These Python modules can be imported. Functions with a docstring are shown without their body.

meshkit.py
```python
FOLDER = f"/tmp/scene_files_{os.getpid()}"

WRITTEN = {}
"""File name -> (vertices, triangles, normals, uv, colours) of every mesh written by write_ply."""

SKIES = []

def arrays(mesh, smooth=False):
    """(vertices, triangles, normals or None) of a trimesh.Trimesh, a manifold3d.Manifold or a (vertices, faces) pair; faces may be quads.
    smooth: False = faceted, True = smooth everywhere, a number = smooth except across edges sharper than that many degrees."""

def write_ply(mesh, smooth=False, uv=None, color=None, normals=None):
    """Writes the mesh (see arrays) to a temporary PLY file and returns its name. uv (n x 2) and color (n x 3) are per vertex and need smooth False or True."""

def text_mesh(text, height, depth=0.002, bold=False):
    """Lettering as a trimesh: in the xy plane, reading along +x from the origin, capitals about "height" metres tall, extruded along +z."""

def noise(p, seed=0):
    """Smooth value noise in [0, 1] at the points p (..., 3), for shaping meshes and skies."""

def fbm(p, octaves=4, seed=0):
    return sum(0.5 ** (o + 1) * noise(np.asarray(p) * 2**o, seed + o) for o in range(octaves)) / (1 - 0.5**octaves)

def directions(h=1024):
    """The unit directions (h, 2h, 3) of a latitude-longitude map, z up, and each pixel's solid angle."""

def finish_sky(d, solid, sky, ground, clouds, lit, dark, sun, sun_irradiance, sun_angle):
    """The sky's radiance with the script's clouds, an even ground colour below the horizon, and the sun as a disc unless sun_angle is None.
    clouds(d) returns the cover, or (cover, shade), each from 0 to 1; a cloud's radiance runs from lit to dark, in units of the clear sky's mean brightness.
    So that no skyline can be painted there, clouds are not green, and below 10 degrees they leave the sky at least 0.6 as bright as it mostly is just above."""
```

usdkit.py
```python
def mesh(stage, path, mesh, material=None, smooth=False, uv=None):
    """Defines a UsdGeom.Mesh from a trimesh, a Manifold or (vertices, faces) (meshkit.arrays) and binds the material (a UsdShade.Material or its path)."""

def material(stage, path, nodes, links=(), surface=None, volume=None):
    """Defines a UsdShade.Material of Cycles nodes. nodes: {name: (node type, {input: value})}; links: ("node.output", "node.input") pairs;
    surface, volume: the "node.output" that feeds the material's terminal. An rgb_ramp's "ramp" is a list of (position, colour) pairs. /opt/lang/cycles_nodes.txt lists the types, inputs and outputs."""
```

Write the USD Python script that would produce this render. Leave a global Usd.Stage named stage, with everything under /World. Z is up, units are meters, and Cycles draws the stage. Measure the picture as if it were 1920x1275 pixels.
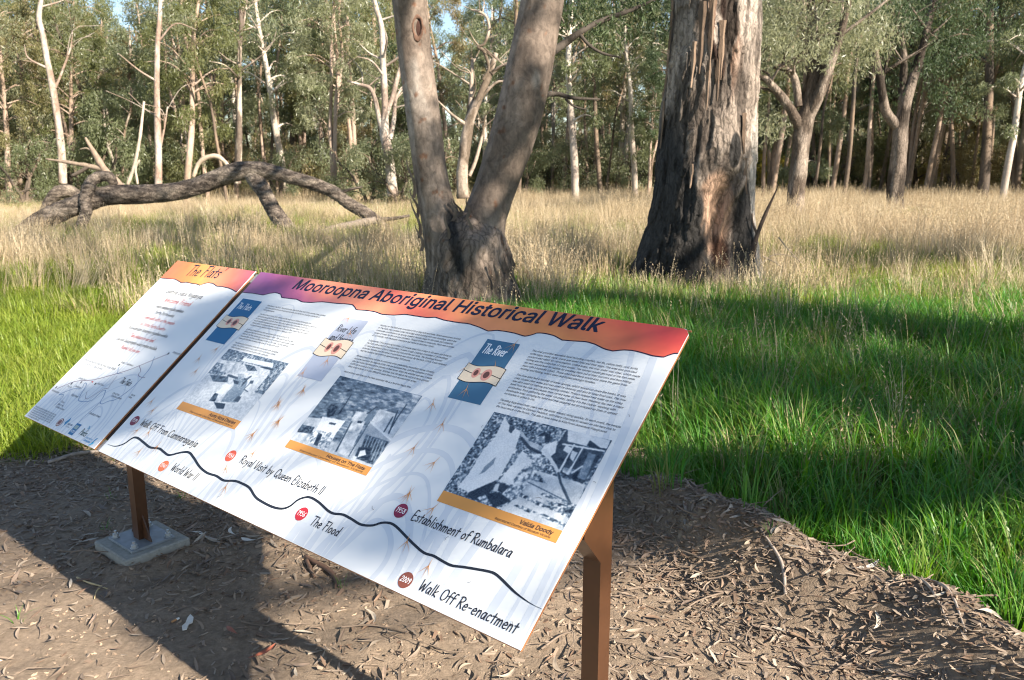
import math, random
import numpy as np, trimesh, shapely
from shapely.geometry import Polygon, LineString
from pxr import Usd, UsdGeom, UsdLux, UsdShade, Sdf, Gf, Vt
import usdkit, meshkit

stage = Usd.Stage.CreateInMemory()
UsdGeom.SetStageUpAxis(stage, UsdGeom.Tokens.z)
UsdGeom.SetStageMetersPerUnit(stage, 1.0)
UsdGeom.Xform.Define(stage, '/World')
stage.SetDefaultPrim(stage.GetPrimAtPath('/World'))
UsdGeom.Scope.Define(stage, '/World/Looks')
T = Sdf.ValueTypeNames
rng = np.random.default_rng(7)

# ---------------------------------------------------------------- camera
EYE = np.array([0, 0, 1.6]); FPX = 1509.9; PITCH = 0.20736; CX, CY = 960.0, 637.5
cam = UsdGeom.Camera.Define(stage, '/World/camera')
cam.AddTranslateOp().Set(Gf.Vec3d(*map(float, EYE)))
cam.AddRotateXOp().Set(90 - math.degrees(PITCH))
cam.CreateHorizontalApertureAttr(36.0)
cam.CreateVerticalApertureAttr(36.0 * 1275 / 1920)
cam.CreateFocalLengthAttr(FPX * 36 / 1920)
cam.CreateClippingRangeAttr(Gf.Vec2f(0.05, 5000))
cam.CreateFStopAttr(7.0)
cam.CreateFocusDistanceAttr(2.35)
cam.CreateExposureAttr(1.72)

# ---------------------------------------------------------------- sky and sun
ELEV = math.radians(30.5)
SUN = np.array([0.768 * math.cos(ELEV), -0.640 * math.cos(ELEV), math.sin(ELEV)])
SUN /= np.linalg.norm(SUN)
sky_mat = usdkit.material(stage, '/World/Looks/sky_light', {
    'sky': ('sky_texture', {'sky_type': 'single_scattering', 'sun_disc': False, 'sun_elevation': ELEV,
                            'sun_rotation': math.atan2(SUN[0], SUN[1]), 'altitude': 100.0, 'air_density': 1.0, 'aerosol_density': 0.25, 'ozone_density': 1.0}),
    'bg': ('background_shader', {'strength': 0.066})}, [('sky.color', 'bg.color')], surface='bg.background')
dome = UsdLux.DomeLight.Define(stage, '/World/sky')
UsdShade.MaterialBindingAPI.Apply(dome.GetPrim()).Bind(sky_mat)
dome.GetPrim().SetCustomDataByKey('kind', 'structure')
sun = UsdLux.DistantLight.Define(stage, '/World/sun')
sun.CreateNormalizeAttr(True); sun.CreateIntensityAttr(1.25); sun.CreateAngleAttr(0.53)
sun.CreateColorAttr(Gf.Vec3f(1.0, 0.90, 0.76))
q = Gf.Rotation(Gf.Vec3d(0, 0, 1), Gf.Vec3d(*map(float, SUN))).GetQuat()
sun.AddOrientOp().Set(Gf.Quatf(q))

# ---------------------------------------------------------------- helpers
def ray(px, py):
    c, s = math.cos(PITCH), math.sin(PITCH)
    w, u, r = np.array([0, c, -s]), np.array([0, s, c]), np.array([1., 0, 0])
    return w + r * (px - CX) / FPX - u * (py - CY) / FPX

def ground(px, py, z=0.0):
    d = ray(px, py); return EYE + d * (z - EYE[2]) / d[2]

def at(px, py, y):
    """the point seen at a pixel of the photograph, y metres in front of the viewer"""
    d = ray(px, py); return EYE + d * y / d[1]

names = {}
def numbered(path):
    k = names.get(path, -1) + 1
    names[path] = k
    return path if k == 0 else f'{path}_{k:03d}'

def pathof(parent):
    return '/World' if parent is None else str(parent.GetPath())

def tag(prim, label=None, cat=None, group=None, kind=None):
    for k, v in (('label', label), ('category', cat), ('group', group), ('kind', kind)):
        if v: prim.SetCustomDataByKey(k, v)
    return prim

def thing(name, label=None, cat=None, loc=(0, 0, 0), rotz=0, group=None, kind=None, scale=None):
    x = UsdGeom.Xform.Define(stage, numbered('/World/' + name))
    x.AddTranslateOp().Set(Gf.Vec3d(*map(float, loc))); x.AddRotateZOp().Set(math.degrees(rotz))
    x.AddScaleOp().Set(Gf.Vec3f(*([1.0] * 3 if scale is None else map(float, scale))))
    return tag(x.GetPrim(), label, cat, group, kind)

def copy_of(root, name, loc, rotz, scale, label, group=None):
    r = thing(name, label, root.GetCustomDataByKey('category'), loc, rotz, group, None, scale)
    r.GetReferences().AddInternalReference(root.GetPath()); r.SetInstanceable(True)
    return r

def obj(name, mesh, mat, parent=None, smooth=False, cd=None, label=None):
    m = usdkit.mesh(stage, numbered(pathof(parent) + '/' + name), mesh, mat, smooth=smooth)
    if cd is not None:
        UsdGeom.PrimvarsAPI(m).CreatePrimvar('Cd', T.Color3fArray, 'vertex').Set(Vt.Vec3fArray.FromNumpy(np.asarray(cd, np.float32)))
    if label: m.GetPrim().SetCustomDataByKey('label', label)
    return m.GetPrim()

class MB:
    """collects pieces of ONE mesh"""
    def __init__(self): self.v, self.f, self.c, self.n = [], [], [], 0
    def add(self, v, f, c=None):
        v = np.asarray(v, float); f = np.asarray(f, int)
        if f.shape[1] == 4: f = np.vstack([f[:, [0, 1, 2]], f[:, [0, 2, 3]]])
        self.v.append(v); self.f.append(f + self.n); self.n += len(v)
        self.c.append(np.broadcast_to((1, 1, 1) if c is None else c, (len(v), 3)))
        return self
    def mesh(self, m): return self.add(np.array(m.vertices), np.array(m.faces))
    def out(self): return np.vstack(self.v), np.vstack(self.f)
    def col(self): return np.vstack(self.c)

def spline(pts, n):
    """Catmull-Rom through the rows of pts (any columns), n samples"""
    p = np.asarray(pts, float)
    if len(p) == 2: return p[0] + (p[1] - p[0]) * np.linspace(0, 1, n)[:, None]
    p = np.vstack([2 * p[0] - p[1], p, 2 * p[-1] - p[-2]])
    L = np.concatenate([[0], np.cumsum(np.linalg.norm(np.diff(p[1:-1, :min(3, p.shape[1])], axis=0), axis=1))])
    u = np.interp(np.linspace(0, L[-1], n), L, np.arange(len(L)))
    i = np.minimum(u.astype(int), len(L) - 2); t = (u - i)[:, None]
    a, b, c, d = p[i], p[i + 1], p[i + 2], p[i + 3]
    return 0.5 * (2 * b + (c - a) * t + (2 * a - 5 * b + 4 * c - d) * t ** 2 + (3 * b - a - 3 * c + d) * t ** 3)

def frames(p):
    t = np.gradient(p, axis=0); t /= np.linalg.norm(t, axis=1, keepdims=True) + 1e-12
    a = np.cross(t[0], [0, 1, 0] if abs(t[0][1]) < .8 else [1, 0, 0]); a /= np.linalg.norm(a)
    A = []
    for k in range(len(p)):
        a = a - t[k] * (a @ t[k]); a /= np.linalg.norm(a); A.append(a)
    A = np.array(A); return t, A, np.cross(t, A)

def tube(pts, radii, sides=8, n=None, disp=None, color=None, cap=True):
    """tapered tube. pts rows xyz, radii per row; disp(P, th, s, r) -> added radius; color(P, th, s, dr) -> rgb. returns v, f, c"""
    pr = np.column_stack([np.asarray(pts, float), np.broadcast_to(radii, (len(pts),))])
    if n: pr = spline(pr, n)
    p, r = pr[:, :3], np.maximum(pr[:, 3], 1e-4)
    t, a, b = frames(p)
    th = np.arange(sides) * 2 * np.pi / sides
    d = np.cos(th)[None, :, None] * a[:, None] + np.sin(th)[None, :, None] * b[:, None]
    s = np.linspace(0, 1, len(p))[:, None] + 0 * th[None]
    R = r[:, None] + 0 * th[None]; P = p[:, None] + d * R[..., None]; dr = np.zeros_like(R)
    if disp is not None:
        dr = disp(P, th[None] + 0 * s, s, R); P = p[:, None] + d * (R + dr)[..., None]
    c = np.ones(P.shape) if color is None else color(P, th[None] + 0 * s, s, dr)
    i, j = np.meshgrid(np.arange(len(p) - 1), np.arange(sides), indexing='ij')
    f = np.stack([i * sides + j, i * sides + (j + 1) % sides, (i + 1) * sides + (j + 1) % sides, (i + 1) * sides + j], -1).reshape(-1, 4)
    v = P.reshape(-1, 3); c = np.broadcast_to(c, P.shape).reshape(-1, 3); f = np.vstack([f[:, [0, 1, 2]], f[:, [0, 2, 3]]])
    if cap:
        k = len(v); v = np.vstack([v, p[:1], p[-1:]]); c = np.vstack([c, c[:1], c[-1:]]); j = np.arange(sides); o = (len(p) - 1) * sides
        f = np.vstack([f, np.stack([0 * j + k, (j + 1) % sides, j], -1), np.stack([0 * j + k + 1, o + j, o + (j + 1) % sides], -1)])
    return v, f, c

def box(lo, hi, bev=0.0):
    lo, hi = np.asarray(lo, float), np.asarray(hi, float)
    if bev <= 0:
        m = trimesh.creation.box(hi - lo); m.apply_translation((lo + hi) / 2); return m
    pts = [np.where([i, j, k], hi, lo) + bev * np.where([i, j, k], -1, 1) * (np.arange(3) != ax) for i in (0, 1) for j in (0, 1) for k in (0, 1) for ax in range(3)]
    return trimesh.convex.convex_hull(np.array(pts))

def ss(x, a, b):
    t = np.clip((np.asarray(x) - a) / (b - a), 0, 1); return t * t * (3 - 2 * t)

fbm, noise = meshkit.fbm, meshkit.noise

# ---------------------------------------------------------------- materials
LK = '/World/Looks/'
def mat(name, nodes, links, surface='p.BSDF'): return usdkit.material(stage, LK + name, nodes, links, surface=surface)

def plain(name, col, rough=0.6, spec=0.4, metal=0.0, var=0.12, scale=30.0, bump=0.0, bscale=None):
    c = np.array(col)
    nodes = {'t': ('texture_coordinate', {}), 'n': ('noise_texture', {'scale': scale, 'detail': 4.0}),
             'r': ('rgb_ramp', {'ramp': [(0.25, tuple(c * (1 - var))), (0.75, tuple(np.minimum(c * (1 + var), 1)))]}),
             'p': ('principled_bsdf', {'roughness': rough, 'specular_ior_level': spec, 'metallic': metal})}
    links = [('t.object', 'n.vector'), ('n.fac', 'r.fac'), ('r.color', 'p.base_color')]
    if bump:
        nodes['n2'] = ('noise_texture', {'scale': bscale or scale * 3, 'detail': 5.0}); nodes['b'] = ('bump', {'strength': bump, 'distance': 0.01})
        links += [('t.object', 'n2.vector'), ('n2.fac', 'b.height'), ('b.normal', 'p.normal')]
    return mat(name, nodes, links)

def vcol(name, rough=0.5, spec=0.3, amp=0.0, scale=40.0, stretch=(1, 1, 1), bump=0.0, bdist=0.01, scale2=None):
    """surface whose own colour is the mesh's Cd, with fine grain on top"""
    nodes = {'a': ('attribute', {'attribute': 'Cd'}), 'p': ('principled_bsdf', {'roughness': rough, 'specular_ior_level': spec})}
    links = []
    if amp:
        nodes |= {'t': ('geometry', {}), 'mp': ('mapping', {'scale': stretch}), 'n': ('noise_texture', {'scale': scale, 'detail': 6.0, 'roughness': 0.65}),
                  'r': ('rgb_ramp', {'ramp': [(0.28, (1 - amp,) * 3), (0.72, (1 + amp,) * 3)]}), 'm': ('mix', {'mix_type': 'multiply', 'fac': 1.0})}
        links += [('t.position', 'mp.vector'), ('mp.vector', 'n.vector'), ('n.fac', 'r.fac'), ('a.color', 'm.color1'), ('r.color', 'm.color2'), ('m.color', 'p.base_color')]
    else: links += [('a.color', 'p.base_color')]
    if bump:
        nodes |= {'n2': ('noise_texture', {'scale': scale2 or scale * 2, 'detail': 6.0, 'roughness': 0.7}), 'b': ('bump', {'strength': bump, 'distance': bdist})}
        links += [('mp.vector', 'n2.vector'), ('n2.fac', 'b.height'), ('b.normal', 'p.normal')]
    return mat(name, nodes, links)

def leafy(name, cols, trans=0.35, rough=0.45, spec=0.4, tint=None):
    """leaves and blades: colour varies by piece and by plant, some light passes through"""
    n = len(cols)
    nodes = {'g': ('geometry', {}), 'o': ('object_info', {}), 'ad': ('math', {'math_type': 'add'}), 'fr': ('math', {'math_type': 'fraction'}),
             'r': ('rgb_ramp', {'ramp': [((i + .5) / n, c) for i, c in enumerate(cols)]}),
             'p': ('principled_bsdf', {'roughness': rough, 'specular_ior_level': spec}),
             'h': ('hsv', {'value': 1.35, 'saturation': 1.15, 'hue': 0.49}), 'tr': ('translucent_bsdf', {}), 'mx': ('mix_closure', {'fac': trans})}
    links = [('g.random_per_island', 'ad.value1'), ('o.random', 'ad.value2'), ('ad.value', 'fr.value1'), ('fr.value', 'r.fac'), ('r.color', 'p.base_color'),
             ('r.color', 'h.color'), ('h.color', 'tr.color'), ('p.BSDF', 'mx.closure1'), ('tr.BSDF', 'mx.closure2')]
    return mat(name, nodes, links, surface='mx.closure')

M_bark = vcol('tree_bark', rough=0.85, spec=0.15, amp=0.30, scale=9.0, stretch=(1.6, 1.6, 0.7), bump=0.5, bdist=0.02, scale2=28.0)
def rough_bark(name, scale, stretch, bump, edge=.07, dark=.32, dist=.03):
    nodes = {'a': ('attribute', {'attribute': 'Cd'}), 'g': ('geometry', {}), 'nd': ('noise_texture', {'scale': 6.0, 'detail': 3.0}), 'vm': ('vector_math', {'math_type': 'multiply_add', 'vector2': (.16, .16, .30)}),
             'mp': ('mapping', {'scale': stretch}), 'v': ('voronoi_texture', {'feature': 'distance_to_edge', 'scale': scale}), 'r': ('rgb_ramp', {'ramp': [(0.0, (dark,) * 3), (edge, (.8,) * 3), (.4, (1.08,) * 3)]}),
             'n': ('noise_texture', {'scale': scale * 3.2, 'detail': 7.0, 'roughness': .72}), 'r2': ('rgb_ramp', {'ramp': [(.28, (.55,) * 3), (.72, (1.4,) * 3)]}),
             'm': ('mix', {'mix_type': 'multiply', 'fac': 1.0}), 'm2': ('mix', {'mix_type': 'multiply', 'fac': 1.0}), 'ad': ('math', {'math_type': 'multiply_add', 'value2': .6}),
             'b': ('bump', {'strength': bump, 'distance': dist}), 'p': ('principled_bsdf', {'roughness': .88, 'specular_ior_level': .15})}
    links = [('g.position', 'nd.vector'), ('nd.color', 'vm.vector1'), ('g.position', 'vm.vector3'), ('vm.vector', 'mp.vector'), ('mp.vector', 'v.vector'), ('v.distance', 'r.fac'), ('mp.vector', 'n.vector'), ('n.fac', 'r2.fac'),
             ('a.color', 'm.color1'), ('r.color', 'm.color2'), ('m.color', 'm2.color1'), ('r2.color', 'm2.color2'), ('m2.color', 'p.base_color'), ('n.fac', 'ad.value1'), ('v.distance', 'ad.value3'), ('ad.value', 'b.height'), ('b.normal', 'p.normal')]
    return mat(name, nodes, links)
M_flaky = rough_bark('flaking_bark', 5.0, (2.6, 2.6, .55), .9, dark=.42); M_furrow = rough_bark('furrowed_bark', 6.0, (.9, 2.6, 2.6), .9); M_stem = rough_bark('mottled_bark', 5.0, (1.6, 1.6, .8), .35, edge=.03, dark=.72, dist=.012)
M_paint = vcol('printed_ink', rough=0.42, spec=0.35)
M_leaf = [leafy('gum_leaf_grey', [(.165, .190, .098), (.220, .245, .140), (.280, .290, .180), (.188, .215, .122)], trans=.50, rough=.36, spec=.6),
          leafy('gum_leaf_olive', [(.150, .165, .065), (.215, .205, .090), (.270, .220, .110), (.175, .185, .080)], trans=.45, rough=.38, spec=.55),
          leafy('gum_leaf_dark', [(.060, .090, .040), (.085, .120, .055), (.110, .140, .070), (.070, .105, .048)], trans=.30)]
M_wattle = leafy('wattle_blossom', [(.36, .27, .02), (.20, .21, .04), (.13, .17, .05), (.42, .31, .03), (.16, .19, .06)], trans=.3)
M_green = leafy('green_grass_blade', [(.055, .190, .028), (.080, .232, .032), (.135, .265, .030), (.062, .205, .044), (.16, .245, .05)], trans=.42, rough=.4, spec=.35)
M_lime = leafy('short_grass_blade', [(.175, .245, .028), (.225, .285, .038), (.265, .295, .055), (.150, .225, .025)], trans=.42, rough=.45)
M_straw = leafy('dry_grass_stalk', [(.37, .29, .185), (.47, .38, .25), (.54, .46, .33), (.33, .255, .16), (.43, .34, .22)], trans=.25, rough=.6, spec=.2)
M_mixed = leafy('fading_grass_blade', [(.16, .20, .05), (.26, .25, .10), (.34, .28, .14), (.12, .18, .04)], trans=.35, rough=.5)
M_litter = leafy('dead_gum_leaf', [(.17, .125, .09), (.24, .185, .14), (.33, .27, .21), (.19, .12, .08), (.13, .10, .078), (.27, .21, .16)], trans=.12, rough=.6, spec=.3)
M_stick = plain('dead_twig', (.16, .12, .09), rough=.85, var=.35, scale=20)
M_steel = plain('rust_brown_steel', (.052, .022, .010), rough=.30, spec=.5, var=.30, scale=9, bump=.04)
M_galv = plain('galvanised_bolt', (.42, .44, .45), rough=.42, metal=.6, var=.15, scale=60)
M_plate = plain('zinc_base_plate', (.22, .24, .26), rough=.45, metal=.35, var=.2, scale=25)
M_conc = mat('footing_concrete', {'g': ('geometry', {}), 'n': ('noise_texture', {'scale': 38.0, 'detail': 6.0, 'roughness': .7}), 'r': ('rgb_ramp', {'ramp': [(.3, (.20, .195, .175)), (.55, (.28, .275, .25)), (.75, (.33, .325, .30))]}), 'xyz': ('separate_xyz', {}), 'ml': ('math', {'math_type': 'multiply_add', 'value2': -.045, 'value3': .0}), 'ad': ('math', {'math_type': 'add'}),
    'mr': ('map_range', {'from_min': -.030, 'from_max': .004, 'to_min': .85, 'to_max': 0.0, 'clamp': True}), 'mx': ('mix', {'color2': (.17, .125, .09)}), 'b': ('bump', {'strength': .5, 'distance': .006}), 'p': ('principled_bsdf', {'roughness': .9, 'specular_ior_level': .2})},
    [('g.position', 'n.vector'), ('n.fac', 'r.fac'), ('g.position', 'xyz.vector'), ('n.fac', 'ml.value1'), ('ml.value', 'ad.value1'), ('xyz.z', 'ad.value2'), ('ad.value', 'mr.value'), ('mr.result', 'mx.fac'), ('r.color', 'mx.color1'), ('mx.color', 'p.base_color'), ('n.fac', 'b.height'), ('b.normal', 'p.normal')])
M_sheet = plain('white_sign_sheet', (.725, .74, .745), rough=.40, spec=.45, var=.01, scale=3)
M_edge = plain('sign_sheet_edge', (.28, .115, .05), rough=.5, var=.1)
# ================================================================ ground
E2 = np.array([.7742, -.6330]); N2 = np.array([.6330, .7742])     # the sign's long direction and its back direction
EDGE_L = [ground(-120, 850)[:2], ground(0, 858)[:2], ground(120, 850)[:2], ground(230, 835)[:2]]
EDGE_R = [ground(1150, 800)[:2], ground(1185, 915)[:2], ground(1290, 955)[:2], ground(1400, 1010)[:2], ground(1560, 1085)[:2], ground(1700, 1130)[:2], ground(1905, 1235)[:2], ground(2200, 1420)[:2]]
edge_line = np.array([(-9, 5.6)] + EDGE_L + [(-1.2, 4.15), (-.2, 3.75)] + EDGE_R + [(3.2, .8)])
bare = Polygon(list(map(tuple, edge_line)) + [(3.2, -6), (-9, -6)])
def bare_depth(xy):
    """signed distance into the bare soil, + inside"""
    p = shapely.points(np.asarray(xy, float)); d = shapely.distance(p, bare.exterior)
    return np.where(shapely.contains(bare, p), d, -d)
def height(x, y, fine=True):
    P = np.stack([x, y, 0 * x], -1)
    z = 0.10 * (fbm(P * .11, 3, 5) - .5) * ss(np.hypot(x, y), 4, 14) + .03 * (fbm(P * .7, 3, 9) - .5) * ss(np.hypot(x, y), 2.5, 6)
    if fine:
        near = (np.hypot(x, y) < 9) & (x > -6) & (x < 7)
        if near.any():
            q = P[near]; d = bare_depth(q[:, :2])
            ridge = np.exp(-((d - .18) / .20) ** 2) * ss(q[:, 0], .3, .9) * (.17 + .12 * fbm(q * 3, 2, 4))
            z = np.array(z); z[near] += ridge + .022 * (fbm(q * 5.0, 4, 3) - .5) + .012 * (fbm(q * 22.0, 3, 8) - .5) - .012
            for fx, fy in ((-1.597, 3.221),):
                r_ = q[:, :2] - (fx, fy); m_ = np.maximum(np.abs(r_ @ E2), np.abs(r_ @ N2)) - .142; z[near] += ss(m_, -.02, .0) * np.exp(-(np.maximum(m_, 0) / .07) ** 2) * .022 * (.4 + 1.2 * fbm(q * 12, 2, 6))
    return z
def axis(lo, hi, fine_lo, fine_hi, step, grow=1.16):
    a = list(np.arange(fine_lo, fine_hi, step)); s = step
    while a[-1] < hi: s *= grow; a.append(a[-1] + s)
    b, s = [fine_lo], step
    while b[-1] > lo: s *= grow; b.append(b[-1] - s)
    return np.array(b[:0:-1] + a)
gx, gy = axis(-900, 900, -3.2, 3.4, .017), axis(-400, 1500, .9, 5.0, .017)
X, Y = np.meshgrid(gx, gy, indexing='ij')
Z = height(X.ravel(), Y.ravel()).reshape(X.shape)
i, j = np.meshgrid(np.arange(len(gx) - 1), np.arange(len(gy) - 1), indexing='ij'); w = len(gy)
gf = np.stack([i * w + j, (i + 1) * w + j, (i + 1) * w + j + 1, i * w + j + 1], -1).reshape(-1, 4)
gd = np.full(X.size, -1.0); nr = (np.abs(X.ravel()) < 9) & (Y.ravel() < 9) & (Y.ravel() > -6); gd[nr] = bare_depth(np.stack([X.ravel()[nr], Y.ravel()[nr]], -1))
pos = np.stack([X.ravel(), Y.ravel(), Z.ravel()], -1)
n1 = fbm(pos * np.array([2.2, 2.2, 0]), 4, 11)[:, None]; n2 = fbm(pos * np.array([14., 14, 0]), 3, 12)[:, None]
soil = np.array([.235, .180, .132]) * (.72 + .35 * n1 + .22 * n2)
turf = np.where(fbm(pos * np.array([.35, .35, 0]), 3, 2)[:, None] > .5, np.array([.17, .14, .08]), np.array([.10, .11, .04])) * (.7 + .6 * n2)
k = ss(gd + .25 * (n1[:, 0] - .5), -.06, .06)[:, None]
ridge = (np.exp(-((gd - .1) / .35) ** 2) * (X.ravel() > .2))[:, None]
gcol = (soil * (1 - .25 * ridge)) * k + turf * (1 - k)
M_soil = vcol('bare_soil', rough=.95, spec=.1, amp=.28, scale=55.0, bump=.8, bdist=.012, scale2=130.0)
ground_prim = thing('ground', kind='structure')
obj('soil', (pos, gf), M_soil, ground_prim, smooth=True, cd=gcol)
# ================================================================ the sign
YAW, TILT, SL, SW, GAP, LW = -0.685319, 0.67833, 0.9, 1.9017, 0.0371, 0.6148
B0 = np.array([-1.45555, 2.69286, 0.63490])
ct, st = math.cos(TILT), math.sin(TILT)
e3 = np.array([math.cos(YAW), math.sin(YAW), 0]); n3 = np.array([-math.sin(YAW), math.cos(YAW), 0])
v3 = n3 * ct + np.array([0, 0, st]); w3 = np.cross(e3, v3)

def uv(px, py):
    """panel coordinates (metres along, metres up the slope) of a point of the print"""
    d = ray(px, py); t = ((B0 - EYE) @ w3) / (d @ w3); q = EYE + d * t - B0
    return np.array([q @ e3, q @ v3])
def uvs(pts, o=(0, 0), k=1.0): return np.array([uv(o[0] + x / k, o[1] + y / k) for x, y in pts])

def lay(p2, w):
    """panel (u, v, w) -> the sign's own frame (x along, y back, z up)"""
    p2 = np.asarray(p2, float); w = np.broadcast_to(w, (len(p2),))
    return np.column_stack([p2[:, 0], p2[:, 1] * ct - w * st, B0[2] + p2[:, 1] * st + w * ct])

sign = thing('information_sign', 'angled two panel history sign with an orange header on brown steel posts', 'sign', (B0[0], B0[1], 0), YAW)

def slab(name, poly, th, mat, parent=None):
    m = trimesh.creation.extrude_polygon(Polygon(poly), th, engine='earcut')
    v = lay(m.vertices[:, :2], m.vertices[:, 2] - th)
    return obj(name, (v, m.faces), mat, parent)

c1, c2 = .016, .013
main = slab('history_panel', [(0, 0), (SW, 0), (SW, SL - c1), (SW - c2, SL), (0, SL)], .003, M_sheet, sign)
main.SetCustomDataByKey('label', 'wide white history panel with sunset header and timeline')
left = slab('welcome_panel', [(-GAP - LW, 0), (-GAP, 0), (-GAP, SL), (-GAP - LW, SL)], .003, M_sheet, sign)
left.SetCustomDataByKey('label', 'narrow white welcome panel with a map')
def backing(u0, u1, pnl):
    m = MB()
    for lo, hi in (((u0 - .0006, -.0006), (u1 + .0006, .0025)), ((u0 - .0006, SL - .0025), (u1 + .0006, SL + .0006)), ((u0 - .0006, .0025), (u0 + .0025, SL - .0025)), ((u1 - .0025, .0025), (u1 + .0006, SL - .018))):
        b = box((*lo, -.0085), (*hi, -.0032)); m.add(lay(b.vertices[:, :2], b.vertices[:, 2]), b.faces)
    obj('edge_strip', m.out(), M_edge, pnl)
backing(0, SW, main); backing(-GAP - LW, -GAP, left)

# -- printing
def tri(poly):
    out = MB()
    for g in getattr(poly, 'geoms', [poly]):
        if g.is_empty or g.area < 1e-10: continue
        v, f = trimesh.creation.triangulate_polygon(g, engine='earcut'); out.add(v, f)
    return out.out() if out.v else (np.zeros((0, 2)), np.zeros((0, 3), int))
def upward(v, f):
    a = np.cross(v[f[:, 1]] - v[f[:, 0]], v[f[:, 2]] - v[f[:, 0]])
    f = f.copy(); f[a < 0] = f[a < 0][:, ::-1]; return f
class Print:
    def __init__(self): self.m = MB()
    def poly(self, poly, col, w):
        v, f = tri(poly if hasattr(poly, 'geoms') or isinstance(poly, Polygon) else Polygon(poly))
        if len(f): self.m.add(lay(v, w), upward(v, f), col)
        return self
    def line(self, pts, width, col, w, smooth=0):
        p = spline(pts, smooth) if smooth else np.asarray(pts)
        return self.poly(LineString(p).buffer(width / 2, quad_segs=3, cap_style='round'), col, w)
    def put(self, name, panel, label=None):
        return obj(name, self.m.out(), M_paint, panel, cd=self.m.col(), label=label)
L1, L2, L3, L4 = .0004, .0008, .0012, .0016
INK, NAVY = (.022, .022, .03), (.010, .014, .040)

# -- lettering: a plain sans, and a tall thin hand-drawn alphabet of single strokes
glyphs = {}
def glyph(ch, bold):
    if (ch, bold) not in glyphs:
        hh = meshkit.text_mesh('HH', 1.0, .01, bold).bounds
        m3 = meshkit.text_mesh('H' + ch + 'H', 1.0, .01, bold).bounds
        adv = (m3[1, 0] - m3[0, 0]) - (hh[1, 0] - hh[0, 0])
        if ch == ' ': glyphs[ch, bold] = (None, None, max(adv, .25))
        else:
            m = meshkit.text_mesh(ch, 1.0, .01, bold); keep = m.face_normals[:, 2] > .5
            f = m.faces[keep]; ids, f = np.unique(f, return_inverse=True)
            glyphs[ch, bold] = (m.vertices[ids, :2], f.reshape(-1, 3), adv)
    return glyphs[ch, bold]
def sans(pr, text, start, end, h, col, w, bold=False, shear=.2, rise=0.0):
    """sets text on the panel between the points start and end of its base line (end None: natural width)"""
    x, parts = 0.0, []
    for ch in text:
        v, f, adv = glyph(ch, bold)
        if v is not None: parts.append((v + (x, 0), f))
        x += adv
    start = np.asarray(start, float)
    k = h if end is None else np.linalg.norm(np.asarray(end) - start) / x
    d = np.array([1, 0.]) if end is None else (np.asarray(end) - start) / np.linalg.norm(np.asarray(end) - start)
    nrm = np.array([-d[1], d[0]])
    for v, f in parts:
        q = start + np.outer(v[:, 0] * k + v[:, 1] * h * shear, d) + np.outer(v[:, 1] * h, nrm)
        pr.m.add(lay(q, w), f, col)

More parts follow.
